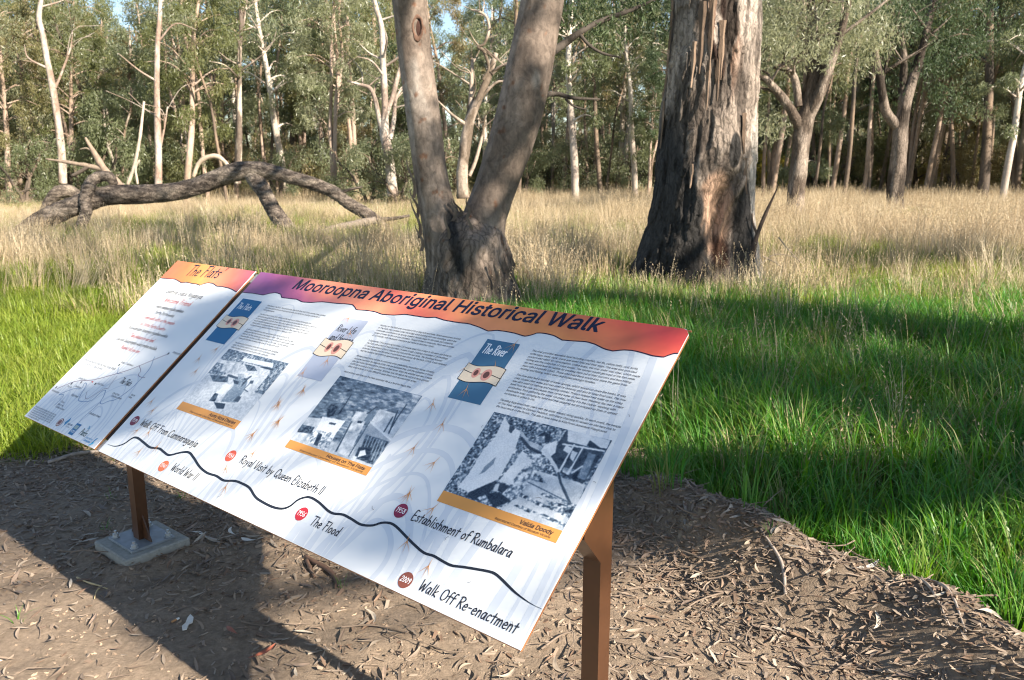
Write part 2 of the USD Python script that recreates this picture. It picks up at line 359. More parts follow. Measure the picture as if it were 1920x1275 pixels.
HAND = {
 'A': (.46, ['00 2A 2B 40', '0.7,3.6 3.4,4']), 'B': (.44, ['10 1A', '1A 39 38 15 46 33 10']), 'C': (.5, ['4.6,8.2 3.6,9.6 1.6,8.6 .2,5 .4,1.6 2,0 4.4,1.2']),
 'D': (.5, ['10 1A', '0A 3,9 4.6,5.5 3.6,1.6 0.4,0']), 'E': (.42, ['40 10 1A 4A', '1.0,5 3.4,5.2']), 'F': (.44, ['1.2,0 1.4,A', '.2,A 4.6,A', '1.3,5.6 3.8,5.8']),
 'G': (.52, ['4.6,8.2 3.4,9.8 1.4,8.4 .3,5 .8,1.2 2.6,0 4.4,1.6 4.5,4 2.6,4']), 'H': (.5, ['.6,0 .8,A', '4.4,0 4.6,A', '.6,5 4.6,5.2']), 'I': (.14, ['.7,0 .9,A']), 'J': (.4, ['1,A 4,A', '3,A 3,2 2,0 .4,1']),
 'K': (.46, ['.6,0 .8,A', '4.4,A 1,4.8 4.6,0']), 'L': (.42, ['1,A .6,0 4.2,.2']), 'M': (.62, ['.2,0 1,A 3,3 5,A 5.8,0']), 'N': (.5, ['.5,0 .7,A 4.3,0 4.6,A']), 'O': (.58, ['3,A 1,8.6 .3,5 1,1.4 3,.2 5,2 5.5,5.4 4.7,8.8 3,A']), 'P': (.42, ['.6,0 .8,A', '.6,A 3.4,9.4 4.1,7.4 3,5.4 .8,5']),
 'Q': (.6, ['3,A 1,8.6 .3,5 1,1.4 3,.2 5,2 5.6,5.4 4.8,8.8 3,A', '3.4,2.6 5.8,-1']), 'R': (.46, ['.8,0 .8,A', '-.2,9.2 2.4,A 4.3,8.4 3.4,6 .8,5.2', '1.4,5.4 4.6,0']), 'S': (.42, ['4.1,8.8 2.6,A 1,8.4 1.4,6 3.4,4.2 3.8,1.6 2,0 .2,1.2']),
 'T': (.48, ['2.4,0 2.6,A', '-.2,A 5,A']), 'V': (.46, ['.2,A 2.2,0 4.8,A']), 'W': (.66, ['.2,A 1.6,0 3.2,7 4.6,0 6.6,A']), 'Y': (.46, ['.2,A 2.4,5', '4.6,A 1.4,-.4']),
 'a': (.4, ['3.4,5 1.6,5.6 .4,3.4 .8,.6 2.4,.6 3.5,5.4 3.5,1 4,0']), 'b': (.38, ['.6,A .5,.2', '.5,3.4 2,5.4 3.5,3.6 2.8,.6 .6,.2']), 'c': (.34, ['3.2,4.8 1.6,5.6 .4,3.2 1,.4 3.2,.8']), 'd': (.4, ['3.4,3.6 1.8,5.4 .4,3 1.2,.2 3.3,1.6', '3.6,A 3.6,0']),
 'e': (.36, ['.5,2.8 3.3,3.4 2.2,5.6 .6,4 .6,1.2 2,.1 3.4,.9']), 'f': (.3, ['3.6,9.4 2.4,A 1.4,8 1.2,0', '0,5.4 3.2,5.8']), 'g': (.4, ['3.4,4.8 1.6,5.6 .4,3.2 1.4,.6 3.3,2.4', '3.6,5.4 3.4,-2 2,-3.6 .2,-2.6']), 'h': (.38, ['.5,A .5,0', '.5,3.2 2,5.4 3.2,4 3.4,0']),
 'i': (.14, ['.7,5.4 .7,0', '.8,7.6 .8,8.1']), 'j': (.2, ['1.2,5.4 1,-2.4 -.8,-3', '1.3,7.6 1.3,8.1']), 'k': (.36, ['.5,A .5,0', '3.2,5.4 .6,2.6 3.4,0']), 'l': (.14, ['.8,A .7,0']), 'm': (.58, ['.4,5.4 .4,0', '.4,3.4 1.8,5.6 2.7,4 2.7,0', '2.7,3.6 4.2,5.6 5.1,4 5.3,0']),
 'n': (.38, ['.5,5.4 .5,0', '.5,3.4 2,5.6 3.1,4 3.3,0']), 'o': (.38, ['1.9,5.5 .5,3.8 .6,1.2 1.9,.1 3.3,1.6 3.3,4 1.9,5.5']), 'p': (.38, ['.6,5.4 .4,-3.2', '.6,3.6 2,5.4 3.5,3.6 2.6,.6 .6,.8']), 'r': (.3, ['.5,5.4 .5,0', '.5,3.2 1.6,5.2 3,5']), 's': (.32, ['3,5 1.6,5.6 .6,4.4 2.4,2.6 2.6,.8 1.2,0 0,.8']),
 't': (.3, ['1.5,8.4 1.4,0', '-.2,5.6 3.2,5.8']), 'u': (.38, ['.5,5.4 .6,1.2 1.8,0 3.2,2', '3.4,5.4 3.5,0']), 'v': (.36, ['.3,5.4 1.7,0 3.4,5.4']), 'w': (.52, ['.2,5.4 1.4,0 2.6,4 3.8,0 5.1,5.4']), 'x': (.36, ['.3,5.4 3.4,0', '3.3,5.4 .2,0']), 'y': (.38, ['.4,5.4 1.8,.8', '3.5,5.4 .8,-3.4']), 'z': (.36, ['.4,5.4 3.3,5.4 .4,0 3.4,.2']),
 '-': (.34, ['.4,3.6 3,3.8']), '.': (.14, ['.6,.1 .8,.4']), ',': (.14, ['.8,.4 .4,-1.2']), "'": (.16, ['1.4,A .8,7.6']), ' ': (.3, []),
 '1': (.2, ['.2,8.4 1.3,A 1.3,0']), '2': (.42, ['.4,8 2,A 3.6,8.4 3.2,5.6 .3,.2 3.9,.2']), '3': (.4, ['.6,9.4 3.4,9.4 1.8,6 3.5,4 2.8,.8 .4,.4']), '4': (.42, ['2.8,A .3,3.4 4,3.6', '3,6.6 2.9,0']), '5': (.4, ['3.6,A 1.2,A .8,6 2.8,5.8 3.6,3 2.2,.2 .3,.8']),
 '6': (.4, ['3.2,A 1.2,7 .5,2.8 1.8,0 3.4,1.8 3.2,4.4 1.4,4.6 .6,2.8']), '8': (.4, ['2,5.4 .6,7.6 2,A 3.4,7.8 2,5.4 .4,2.4 2,0 3.7,2.4 2,5.4']), '9': (.4, ['3.4,8 2,A .5,7.6 1.4,5.2 3.2,6.4 3.4,8 3.2,3.6 2.4,0']), '0': (.42, ['2,A .5,6.6 .5,3 2,0 3.6,3 3.6,7 2,A'])}
def strokes(code):
    out = []
    for s in code:
        pts = []
        for t in s.split():
            x, y = t.split(',') if ',' in t else (t[0], t[1])
            pts.append((float(x) / 10, (10.0 if y == 'A' else 10.5 if y == 'B' else float(y)) / 10))
        out.append(np.array(pts))
    return out
def hand(pr, text, start, end, h, col, w, pen=.075, shear=.1, center=False):
    x, S = 0.0, []
    for ch in text:
        wd, code = HAND[ch]
        for p in strokes(code): S.append(p + (x, 0))
        x += wd + (.10 if ch != ' ' else 0)
    start = np.asarray(start, float)
    if end is None: k, d = h, np.array([1., 0])
    else: k, d = np.linalg.norm(np.asarray(end) - start) / x, (np.asarray(end) - start) / np.linalg.norm(np.asarray(end) - start)
    if center: start = start - d * k * x / 2
    nrm = np.array([-d[1], d[0]]); geo = []
    for p in S:
        p = spline(p, 4 * len(p)) if len(p) > 2 else p
        q = start + np.outer(p[:, 0] * k + p[:, 1] * h * shear, d) + np.outer(p[:, 1] * h, nrm)
        geo.append(LineString(q).buffer(pen * h / 2, quad_segs=2))
    pr.poly(shapely.union_all(geo), col, w)

# -- header bands: sunset sky above a wavy cut edge
def header(name, panel, u0, u1, edge, stops, notch=False):
    edge = np.array(sorted(map(tuple, edge))); us = np.linspace(u0, u1, 180)
    wv = np.interp(us, edge[:, 0], edge[:, 1]); m = MB(); rows = 9
    top = np.where(us > u1 - c2, SL - c1 * (us - (u1 - c2)) / c2, SL) if notch else SL + 0 * us
    g = np.linspace(0, 1, rows); P = np.stack([np.repeat(us, rows), (wv[:, None] + (top - wv)[:, None] * g).ravel()], -1)
    i, j = np.meshgrid(np.arange(len(us) - 1), np.arange(rows - 1), indexing='ij')
    f = np.stack([i * rows + j, (i + 1) * rows + j, (i + 1) * rows + j + 1, i * rows + j + 1], -1).reshape(-1, 4)
    tt = (P[:, 0] - u0) / (u1 - u0); a = np.array([s[0] for s in stops]); C = np.array([s[1] for s in stops])
    blot = fbm(np.column_stack([P * 7, 0 * P[:, 0]]), 3, 31); tw = np.clip(tt + .10 * (blot - .5) + .10 * (g[np.arange(len(P)) % rows] - .5), 0, 1)
    c = np.stack([np.interp(tw, a, C[:, k]) for k in range(3)], -1) * (.80 + .45 * fbm(np.column_stack([P * 16, 0 * tt]), 3, 32))[:, None]
    m.add(lay(P, L1), f, np.clip(c, 0, 1)); obj(name, m.out(), M_paint, panel, cd=m.col())
    pr = Print(); pr.line(np.column_stack([us, wv]), .0035, (.03, .012, .035), L2); pr.put('header_outline', panel)
z2, z3, z4 = ((180, 500), 3.1875), ((500, 500), 3.1875), ((840, 540), 3.27)
edge_main = np.vstack([uvs([(870, 152), (885, 155), (940, 160), (1000, 170), (1040, 160), (1075, 155), (1105, 165), (1110, 185), (1150, 190), (1200, 195), (1235, 212), (1290, 215), (1350, 210)], *z2),
    uvs([(350, 212), (420, 220), (470, 222), (515, 228), (530, 245), (535, 258), (600, 262), (650, 270), (690, 285), (760, 290), (830, 285), (890, 295), (960, 305), (1010, 303), (1060, 320)], *z3),
    uvs([(60, 212), (130, 220), (190, 240), (245, 265), (300, 260), (360, 268), (410, 278), (470, 297), (510, 290), (550, 275), (600, 280), (650, 292), (700, 320), (760, 325), (850, 330), (900, 345), (960, 375), (1010, 387), (1080, 380), (1140, 385), (1200, 400), (1260, 418), (1330, 425), (1370, 405), (1402, 400)], *z4)])
header('header_band', main, .0003, SW - .0003, edge_main, [(0, (.26, .10, .22)), (.08, (.22, .07, .19)), (.17, (.38, .10, .20)), (.26, (.72, .24, .15)), (.40, (.80, .27, .15)), (.47, (.80, .17, .12)), (.58, (.80, .28, .12)), (.75, (.78, .28, .09)), (.88, (.72, .17, .08)), (1, (.68, .08, .07))], True)
zl = ((200, 490), 6.711)
edge_left = uvs([(715, 215), (760, 218), (860, 225), (900, 245), (940, 270), (1010, 265), (1080, 280), (1130, 285), (1175, 303), (1220, 285), (1280, 270), (1340, 280), (1390, 315), (1450, 318), (1530, 335), (1580, 355), (1630, 385)], *zl)
header('header_band', left, -GAP - LW + .0003, -GAP - .0003, edge_left, [(0, (.72, .17, .08)), (.2, (.72, .20, .07)), (.45, (.74, .33, .09)), (.62, (.72, .28, .14)), (.82, (.66, .19, .12)), (1, (.46, .13, .16))])

# title
pr = Print(); s0, s1, tp = uv(545.5, 540.8), uv(1119, 622.6), uv(559.6, 523.5)
hT = tp[1] - s0[1]
sans(pr, 'Mooroopna Aboriginal Historical Walk', s0, s1, hT * 1.0, NAVY, L3, bold=True, shear=.22)
pr.put('title_lettering', main)
pr = Print(); a, b = uv(347, 516), uv(412, 522); hand(pr, "The Flats'", a, b, .062, NAVY, L3, pen=.09, shear=.12); pr.put('title_lettering', left)

# faint contour lines that run behind everything
def contours(panel, fams, u0, u1, cut):
    pr = Print(); acc = []; frame = shapely.box(u0 + .002, .002, u1 - .002, SL)
    lim = np.array(sorted(map(tuple, cut))); frame = frame.intersection(Polygon([(u0, 0)] + [(u, v - .004) for u, v in lim if u0 <= u <= u1] + [(u1, 0)]))
    for (uc, vc, rx, ry, lean, n, wd) in fams:
        for k in range(n):
            th = np.linspace(-.15 * np.pi, 1.15 * np.pi, 40); g = 1 + .55 * k
            x = uc + rx * g * np.cos(th) + lean * np.sin(th) * ry * g + .012 * np.sin(3 * th + k); y = vc + ry * g * np.sin(th)
            x = np.concatenate([[x[0] - .02 * k], x, [x[-1] + .05]]); y = np.concatenate([[-.1], y, [-.1]])
            geo = LineString(spline(np.column_stack([x, y]), 70)).buffer(wd * (.6 + .4 * ((k * 7 + int(uc * 10)) % 3)) / 2).intersection(frame)
            acc.append(geo)
    pr.poly(shapely.union_all(acc).buffer(0), (.60, .635, .68), L1 * .6)
    pr.put('contour_pattern', panel)
contours(main, [(.22, .05, .05, .12, .0, 4, .010), (.55, .02, .06, .22, .1, 4, .010), (.98, .0, .07, .16, .05, 5, .014), (1.36, .0, .08, .14, .05, 5, .016), (.30, .50, .05, .10, .1, 4, .008), (.80, .42, .06, .14, .1, 4, .010), (1.22, .36, .05, .16, .15, 4, .013), (1.72, .05, .07, .40, .0, 4, .016)], .001, SW - .001, edge_main)
contours(left, [(-.45, .28, .05, .16, .1, 5, .008), (-.22, .05, .05, .10, .1, 4, .008), (-.52, .02, .04, .10, 0, 3, .008)], -GAP - LW + .001, -GAP - .001, edge_left)

# section boxes with a folded-parchment emblem
def section(quad, col, lines, tcol, emb, th):
    q = np.array([uv(*p) for p in quad]); u0, u1 = (q[0, 0] + q[3, 0]) / 2, (q[1, 0] + q[2, 0]) / 2; v1, v0 = (q[0, 1] + q[1, 1]) / 2, (q[2, 1] + q[3, 1]) / 2
    pr = Print().poly([(u0, v0), (u1, v0), (u1, v1), (u0, v1)], col, L2); s = pr.put('section_box', main)
    pr = Print()
    for k, t in enumerate(lines): hand(pr, t, (u0 + (u1 - u0) * .08, v1 - (v1 - v0) * (.235 + .15 * k)), (u0 + (u1 - u0) * (.80 if len(lines) == 1 else .86 if k == 0 else 1.0), v1 - (v1 - v0) * (.235 + .15 * k)), th, tcol, L3, pen=.10)
    pr.put('section_heading', main)
    ec = np.array([(u0 + u1) / 2, v0 + (v1 - v0) * emb]); a, b = (u1 - u0) * .56, (v1 - v0) * .13
    pr = Print(); X = np.linspace(-1, 1, 24); wob = .20 * np.sin(X * 3.0)
    ring = np.vstack([np.column_stack([X * a, b * (1 + wob)]), np.column_stack([X[::-1] * a * 1.02, -b * (1 - wob[::-1])])]) + ec
    pr.poly(Polygon(ring).buffer(.0022), (.03, .02, .02), L3); pr.poly(ring, (.76, .62, .46), L4)
    pr.line(np.column_stack([X * a, b * .12 * np.sin(X * 4)]) + ec, .0022, (.03, .02, .02), L4 + .0003)
    for cx, r in ((-.30, .30), (.26, .40)):
        th_ = np.linspace(0, 2 * np.pi, 26)[:-1]; o = ec + (cx * a, 0)
        for kk, cc, dw in ((1.0, (.66, .30, .24), .0006), (.58, (.13, .055, .045), .0009)):
            pr.poly(np.column_stack([np.cos(th_) * a * r * .62 * kk, np.sin(th_) * b * (r + .32) * kk]) + o, cc, L4 + dw)
    pr.put('emblem', main)
section([(453.9, 560.2), (492, 565), (421, 646), (387, 638)], (.010, .12, .27), ['The Flats'], (.75, .78, .8), .46, .029)
section([(645, 595.7), (692, 602), (602, 715.5), (558, 704)], (.40, .44, .54), ['River Life', 'and Housing'], INK, .50, .029)
section([(913.5, 635.5), (974.7, 646), (901.6, 759.8), (840.4, 745.6)], (.055, .15, .25), ['The River'], (.80, .82, .84), .44, .035)

# text blocks
T1 = ["Welcome to The Flats. This serene area, filled with River Red Gums, yarning trees, gardens", "and other special flora and fauna species was once home to a bustling community of", "Aboriginal people.", "",
 "The restrictive controls, poor rations and the removal of children encouraged the", "Aboriginal people from the mission and other stations to encourage the Aboriginal residents", "at Cummeragunja to walk off. It was not a place where they were able to practice", "traditional lore, language and customs without fear of punishment. Many families came", "people chose to settle on the other side as well as the river flats where they and others", "worked on nearby stations and farms at harvest in February 1939.", "",
 "In the early times families were not content with the surrounds in the", "pleasure of the small towns on the Goulburn River. They also moved to a new", "camp at The Flats, where they could live close to work and to one another. It was", "separate from the town and the place known as The Flats. Life was hard but", "those who lived here remember with love at The Flats with pride.", "",
 "The community built shelters at the bend and settled on an Aboriginal", "camp. The site was used for many years until it was formally closed.", "Today the place remains very much a part of the community."]
T2 = ["Housing on The Flats area consisted of tin or bag huts and tents. When newcomers arrived", "at The Flats, they camped under the bridge while building their own dwellings, which the", "community contributed to by sewing together hessian bags for the walls and collecting", "scraps of metal for the roof and chimneys. Though limited in resources, there was a sense", "of community, with the people creating a real home as best they could.", "",
 "A September 1946 police report listed 130 people aged from 8 days to 80 years old living on", "The Flats with a third of them less than 15 years of age. Lodgings consisted of 26 dwellings", "22 being apartments of tin or hessian bag huts and the rest tents. The dwellings housed", "extended families and the sense of community was strong. By the early 1950s, it was believed", "that the numbers had grown to approximately 300 people.", "",
 "Winters posed many hurdles to overcome when undertaking household chores. Cooking", "occurred outdoors the majority of the time on individual fires, with the exception of those", "who had indoor facilities and a chimney in their home. When the weather was bad, it made", "it difficult to cook and to dry washing. Sickness was rife due to the wet and damp ground.", "Many lived in tents so it was difficult to keep illness such as pneumonia at bay.", "", "Most of those who lived on The Flats remember life as a hard but happy time."]
T3 = ["The river provided abundant food including crayfish, red fin, yellow belly, cod, turtle,", "turtle eggs, swan, duck, crane and water fowl and their eggs. The area also provided", "possum and rabbit for consumption. Unlike today, the river water was clear, which made", "fishing and the collection of crays easier. The women would get most of the fish while", "the men would hunt for rabbits by smoking them out of their burrows and then hitting", "them with a buwedie (club). Those who lived there would also share the gains from", "hunting and fishing, which were distributed amongst families.", "",
 "The river also had a number of water springs, which would run down the banks. It was", "cold, crystal clear water and was used for drinking and also to keep food cool. The river", "was also used for bathing and washing clothes. Pulleys helped haul water up the steep", "bank from the river and people then carried water to their huts. Washing day was a major", "production, from gathering the water via pulley, boiling it in the copper, washing with", "handmade soap, wringing by hand and then pegging out on propped up lines or spread", "on bushes or grass to dry.", "",
 "Flooding happened most years with the water always rising quickly. In each event, the people", "of The Flats vacated to Daishes Paddock, with many choosing to remain on site here due to", "the recurrence of the floods. The site is now home to KidsTown Adventure Playground."]
def block(lines, first, last, end):
    a, b, c = uv(*first), uv(*last), uv(*end); pitch = (a[1] - b[1]) / (len(lines) - 1)
    k = (c[0] - a[0]) / sum(glyph(ch, False)[2] for ch in lines[0]); pr = Print()
    for r, t in enumerate(lines):
        if t: sans(pr, t, (a[0] - .002, a[1] - pitch * r), (a[0] - .002 + k * sum(glyph(ch, False)[2] for ch in t), a[1] - pitch * r), pitch * .56, (.035, .035, .045), L2, shear=.2)
    pr.put('text_block', main)
block(T1, (501, 574), (431, 651), (612, 592)); block(T2, (713, 611), (646, 698), (864, 637)); block(T3, (998, 659), (931, 763), (1198, 694))

# timeline: river line, year badges, hand lettering
z5, z6 = ((180, 740), 3.54), ((640, 880), 3.227)
river = np.vstack([uvs([(78, 330), (130, 343), (190, 325), (240, 290), (275, 287), (320, 320), (360, 350), (420, 358), (450, 380), (485, 402), (540, 390), (580, 382), (620, 385), (650, 420), (690, 480), (740, 520), (800, 540), (850, 570), (920, 573), (970, 590), (1020, 620), (1060, 680), (1110, 715), (1180, 748), (1240, 757), (1290, 740), (1340, 700), (1390, 682), (1430, 685), (1480, 715), (1540, 770), (1580, 790), (1640, 797)], *z5),
    uvs([(60, 300), (120, 335), (190, 340), (240, 325), (290, 325), (330, 345), (390, 405), (440, 455), (500, 505), (560, 525), (620, 560), (670, 583), (740, 592), (820, 605), (890, 618), (930, 632), (970, 665), (1020, 715), (1070, 760), (1150, 815), (1218, 848)], *z6)])
rv = spline(river, 240); tt = np.linspace(0, 1, 240); dd = np.gradient(rv, axis=0); nn = np.stack([-dd[:, 1], dd[:, 0]], -1) / np.linalg.norm(dd, axis=1, keepdims=True)
hw = (.0036 * ss(tt, 0, .06) * ss(1 - tt, 0, .06) * (1 - .25 * tt) + .0004)[:, None]
pr = Print(); m = np.empty((480, 2)); m[0::2] = rv + nn * hw; m[1::2] = rv - nn * hw; k = np.arange(239) * 2
pr.m.add(lay(m, L2), np.vstack([np.stack([k, k + 1, k + 3], -1), np.stack([k, k + 3, k + 2], -1)]), (.018, .022, .032)); pr.put('river_line', main)
for txt, c, col in (('1939', (253, 789), (.20, .018, .045)), ('1941', (307, 874), (.66, .17, .07)), ('1954', (433, 855), (.62, .10, .055)), ('1956', (566, 964), (.50, .03, .045)), ('1958', (752, 958), (.22, .02, .06)), ('2009', (761, 1088), (.24, .075, .05))):
    o = uv(*c); th = np.linspace(0, 2 * np.pi, 37)[:-1]; r = .0205
    b = Print().poly(np.column_stack([np.cos(th), np.sin(th)]) * r + o, col, L3).put('year_badge', main)
    pr = Print(); hand(pr, txt, o + (-.0155, -.006), o + (.0165, -.006), .0135, (.85, .83, .82), L4, pen=.13, shear=.12); pr.put('year_lettering', main)
for txt, a, b, cap in (('Walk Off From Cummeragunja', (262, 797), (367, 839), None), ('World War II', (319, 882), (366, 901), None), ('Royal Visit by Queen Elizabeth II', (446, 870), (604, 926), None), ('The Flood', (580, 984), (633, 1006), None), ('Establishment of Rumbalara', (769, 975), (958, 1045), None), ('Walk Off Re-enactment', (783, 1107), (968, 1188), None)):
    a, b = uv(*a), uv(*b); b[1] = a[1] = (a[1] + b[1]) / 2; pr = Print(); hand(pr, txt, a, b, .0275, INK, L3, pen=.100, shear=.10); pr.put('timeline_lettering', main)

# bird tracks walking across the sheet
tracks = [(x, y, *z5) for x, y in ((280, 235), (355, 245), (412, 340), (295, 372), (1215, 45), (1215, 170), (1045, 265), (1050, 385), (865, 485), (865, 610), (375, 40), (385, 100))] + [(x, y, (480, 660), 4.25) for x, y in ((1412, 410), (1490, 570), (1265, 760), (1425, 880), (1225, 1120), (380, 300), (185, 415), (190, 545), (570, 65), (380, 160))] + \
    [(x, y, *z6) for x, y in ((412, 150), (560, 235), (400, 435), (530, 585))] + [(x, y, *z4) for x, y in ((410, 345), (290, 480), (115, 620), (115, 485))] + [(x, y, *z3) for x, y in ((495, 305), (500, 395))] + [(x, y, (340, 600), 5.54) for x, y in ((190, 395), (160, 525), (375, 295), (1270, 720), (1015, 870), (1020, 1050), (750, 1180))]
for k, (x, y, o, s) in enumerate(tracks):
    pr = Print(); c = uv(o[0] + x / s, o[1] + y / s); a = math.radians(-90 + (k * 37 % 50) - 25)
    for off in (-.62, .02, .60, math.pi + .05):
        d = np.array([math.cos(a + off), math.sin(a + off)]); ln = .036 if off < 2 else .024; nn_ = np.array([-d[1], d[0]])
        pr.poly([c - nn_ * .0011, c + d * ln, c + nn_ * .0011], (.62, .30, .12), L4 - .0001)
    pr.put('bird_track', main)

for k, (x, y) in enumerate(((1115, 905), (838, 1010), (700, 953), (880, 1092), (960, 1170), (1010, 935), (905, 800), (560, 905), (412, 930), (1180, 780))):
    c = uv(x, y); a = k * 1.3; Print().line(c + np.array([(-.004, 0), (0, .0015), (.004, 0)]) @ np.array([[math.cos(a), math.sin(a)], [-math.sin(a), math.cos(a)]]) * (1 + k % 3 * .5), .0010, (.12, .13, .15), L4 + .0002).put('scuff_mark', main)
# printed photographs: two-tone blue pictures, painted point by point on a fine grid
ZP = {1: ((340, 600), 5.54), 2: ((480, 660), 4.25), 3: ((810, 760), 4.72)}
def photo(quad, strip, key, paint, cap, sub, label):
    q = np.array([uv(*p) for p in quad]); u0, u1 = (q[0, 0] + q[3, 0]) / 2, (q[1, 0] + q[2, 0]) / 2; v1, v0 = (q[0, 1] + q[1, 1]) / 2, (q[2, 1] + q[3, 1]) / 2
    s = np.array([uv(*p) for p in strip]); vs = s[:, 1].mean(); na, nb = 240, 205
    A, Bv = np.meshgrid(np.linspace(0, 1, na), np.linspace(0, 1, nb), indexing='ij'); P = np.stack([u0 + (u1 - u0) * A.ravel(), v1 - (v1 - v0) * Bv.ravel()], -1)
    g3 = np.column_stack([P, 0 * P[:, 0]]); val = np.full(len(P), .7)
    class Canvas: pass
    c = Canvas(); c.a, c.b, c.P = A.ravel(), Bv.ravel(), P
    def fill(poly, value, grain=0.0, gs=60, blur=0):
        poly = Polygon(uvs(poly, *ZP[key])).buffer(0); k = shapely.contains_xy(poly, P[:, 0], P[:, 1])
        val[k] = (value + grain * (fbm(g3 * gs, 3, 41) - .5) * 2)[k] if np.ndim(value) else (value + grain * (fbm(g3 * gs, 3, 41) - .5) * 2)[k]
    def stroke(pts, width, value):
        k = shapely.distance(LineString(uvs(pts, *ZP[key])), shapely.points(P)) < width / 2; val[k] = value
    paint(c, val, fill, stroke, g3)
    from scipy.ndimage import gaussian_filter
    val = gaussian_filter(np.clip(val, 0, 1).reshape(na, nb), .8, mode='nearest').ravel(); val = val + .22 * (fbm(g3 * 420, 3, 77) - .5)
    x = np.clip(val, 0, 1)[:, None]; dark, mid, lite = np.array([.007, .016, .036]), np.array([.16, .22, .29]), np.array([.74, .77, .80])
    col = np.where(x < .5, dark + (mid - dark) * x * 2, mid + (lite - mid) * (x - .5) * 2)
    i, j = np.meshgrid(np.arange(na - 1), np.arange(nb - 1), indexing='ij'); f = np.stack([i * nb + j, i * nb + j + 1, (i + 1) * nb + j + 1, (i + 1) * nb + j], -1).reshape(-1, 4)
    obj('printed_photograph', (lay(P, L2), f), M_paint, main, cd=col, label=label)
    Print().poly([(u0, vs), (u1, vs), (u1, v0), (u0, v0)], (.62, .28, .07), L2).put('caption_strip', main)
    pr = Print(); hh = (v0 - vs)
    wd = .26 * (u1 - u0) * (len(cap) / 11); sans(pr, cap, (u1 - .02 - wd, vs + hh * .46), (u1 - .02, vs + hh * .46), hh * .34, INK, L3, bold=True)
    sans(pr, sub, (u1 - .02 - wd * 1.7, vs + hh * .16), (u1 - .02, vs + hh * .16), hh * .19, INK, L3); pr.put('caption_lettering', main)

def paint1(c, val, fill, stroke, g3):
    val[:] = .80 + .22 * (fbm(g3 * 45, 4, 1) - .5) + .30 * (fbm(g3 * 160, 2, 2) - .5)
    fol = .45 + 1.4 * (fbm(g3 * 200, 3, 3) - .5); k = (c.b < .20) | ((c.a > .86) & (c.b < .55)) | ((c.a < .26) & (c.b > .26) & (c.b < .47)); val[k] = fol[k]
    fill([(650, 390), (960, 450), (950, 500), (630, 430)], .93, .05); fill([(470, 420), (640, 440), (560, 560), (400, 540)], .74, .25, 120); fill([(650, 440), (930, 510), (880, 610), (600, 560)], .82, .2, 140)
    fill([(660, 460), (760, 480), (790, 530), (690, 530)], .25, .5, 200); stroke([(830, 490), (950, 520)], .006, .1); fill([(300, 570), (490, 590), (480, 650), (330, 640)], .20, .4, 120)
    stroke([(490, 575), (560, 600), (680, 620), (720, 590)], .009, .15)
    fill([(560, 610), (690, 640), (650, 740), (560, 860), (410, 850), (470, 760), (540, 690)], .50, .25, 260); fill([(590, 560), (650, 560), (650, 620), (590, 620)], .55, .2)
    fill([(540, 620), (600, 640), (590, 670), (550, 660)], .08); fill([(640, 650), (690, 620), (680, 640), (620, 700)], .10)
    fill([(470, 660), (520, 680), (430, 780), (360, 760)], .92); fill([(350, 760), (385, 770), (350, 850), (290, 840)], .12, .3, 150)
    fill([(340, 855), (460, 870), (440, 925), (370, 920)], .08); fill([(720, 630), (755, 630), (740, 665), (705, 660)], .15); fill([(690, 670), (730, 670), (690, 740), (645, 740)], .88); stroke([(705, 670), (650, 720), (690, 745)], .004, .2)
    fill([(590, 790), (625, 800), (590, 855), (540, 840)], .15)
def paint2(c, val, fill, stroke, g3):
    val[:] = .52 + 1.1 * (fbm(g3 * np.array([60, 160, 1]), 4, 5) - .5) + .25 * (c.a - .4) - .10
    k = (c.a > .68) & (c.b > .30) & (c.b < .62); val[k] = (.86 + .5 * (fbm(g3 * 80, 3, 6) - .62))[k]
    k = c.b > .86; val[k] = (.74 + .5 * (fbm(g3 * 60, 3, 7) - .5))[k]
    fill([(560, 420), (700, 420), (680, 500), (570, 520)], .15, .5, 90)
    for p in ([(760, 340), (700, 440)], [(960, 440), (850, 520)], [(1130, 470), (1060, 650)], [(1090, 520), (1020, 640)], [(1200, 420), (1130, 520), (1060, 640)]): stroke(p, .005, .12)
    fill([(400, 520), (520, 530), (480, 640), (350, 630)], .75, .2); fill([(370, 580), (470, 600), (440, 650), (330, 640)], .15, .6, 220)
    fill([(530, 515), (715, 550), (640, 650), (480, 620)], .94, .08); fill([(590, 560), (640, 570), (630, 585), (580, 575)], .12)
    fill([(480, 620), (640, 650), (560, 790), (400, 700)], .70, .75, 170)
    fill([(500, 640), (530, 660), (490, 750), (460, 740)], .12, .3)
    fill([(800, 470), (900, 500), (730, 840), (630, 790)], .80, .35, 60); fill([(895, 495), (950, 505), (910, 570), (860, 550)], .45, .3); stroke([(760, 560), (640, 790)], .006, .12); stroke([(905, 560), (740, 830)], .004, .2)
    fill([(815, 548), (850, 553), (840, 570), (805, 565)], .05)
    fill([(915, 560), (1075, 700), (1040, 770), (760, 830), (830, 690)], .66, .15); fill([(880, 660), (1060, 715), (930, 900), (800, 850)], .20, .45, 150); stroke([(915, 560), (1075, 702)], .006, .95)
    for k in range(7): stroke([(900 + 22 * k, 670 + 8 * k), (830 + 22 * k, 840 + 6 * k)], .003, .7)
    fill([(820, 760), (930, 760), (900, 870), (790, 830)], .06, .2, 200); fill([(830, 790), (870, 780), (880, 820), (810, 840)], .92)
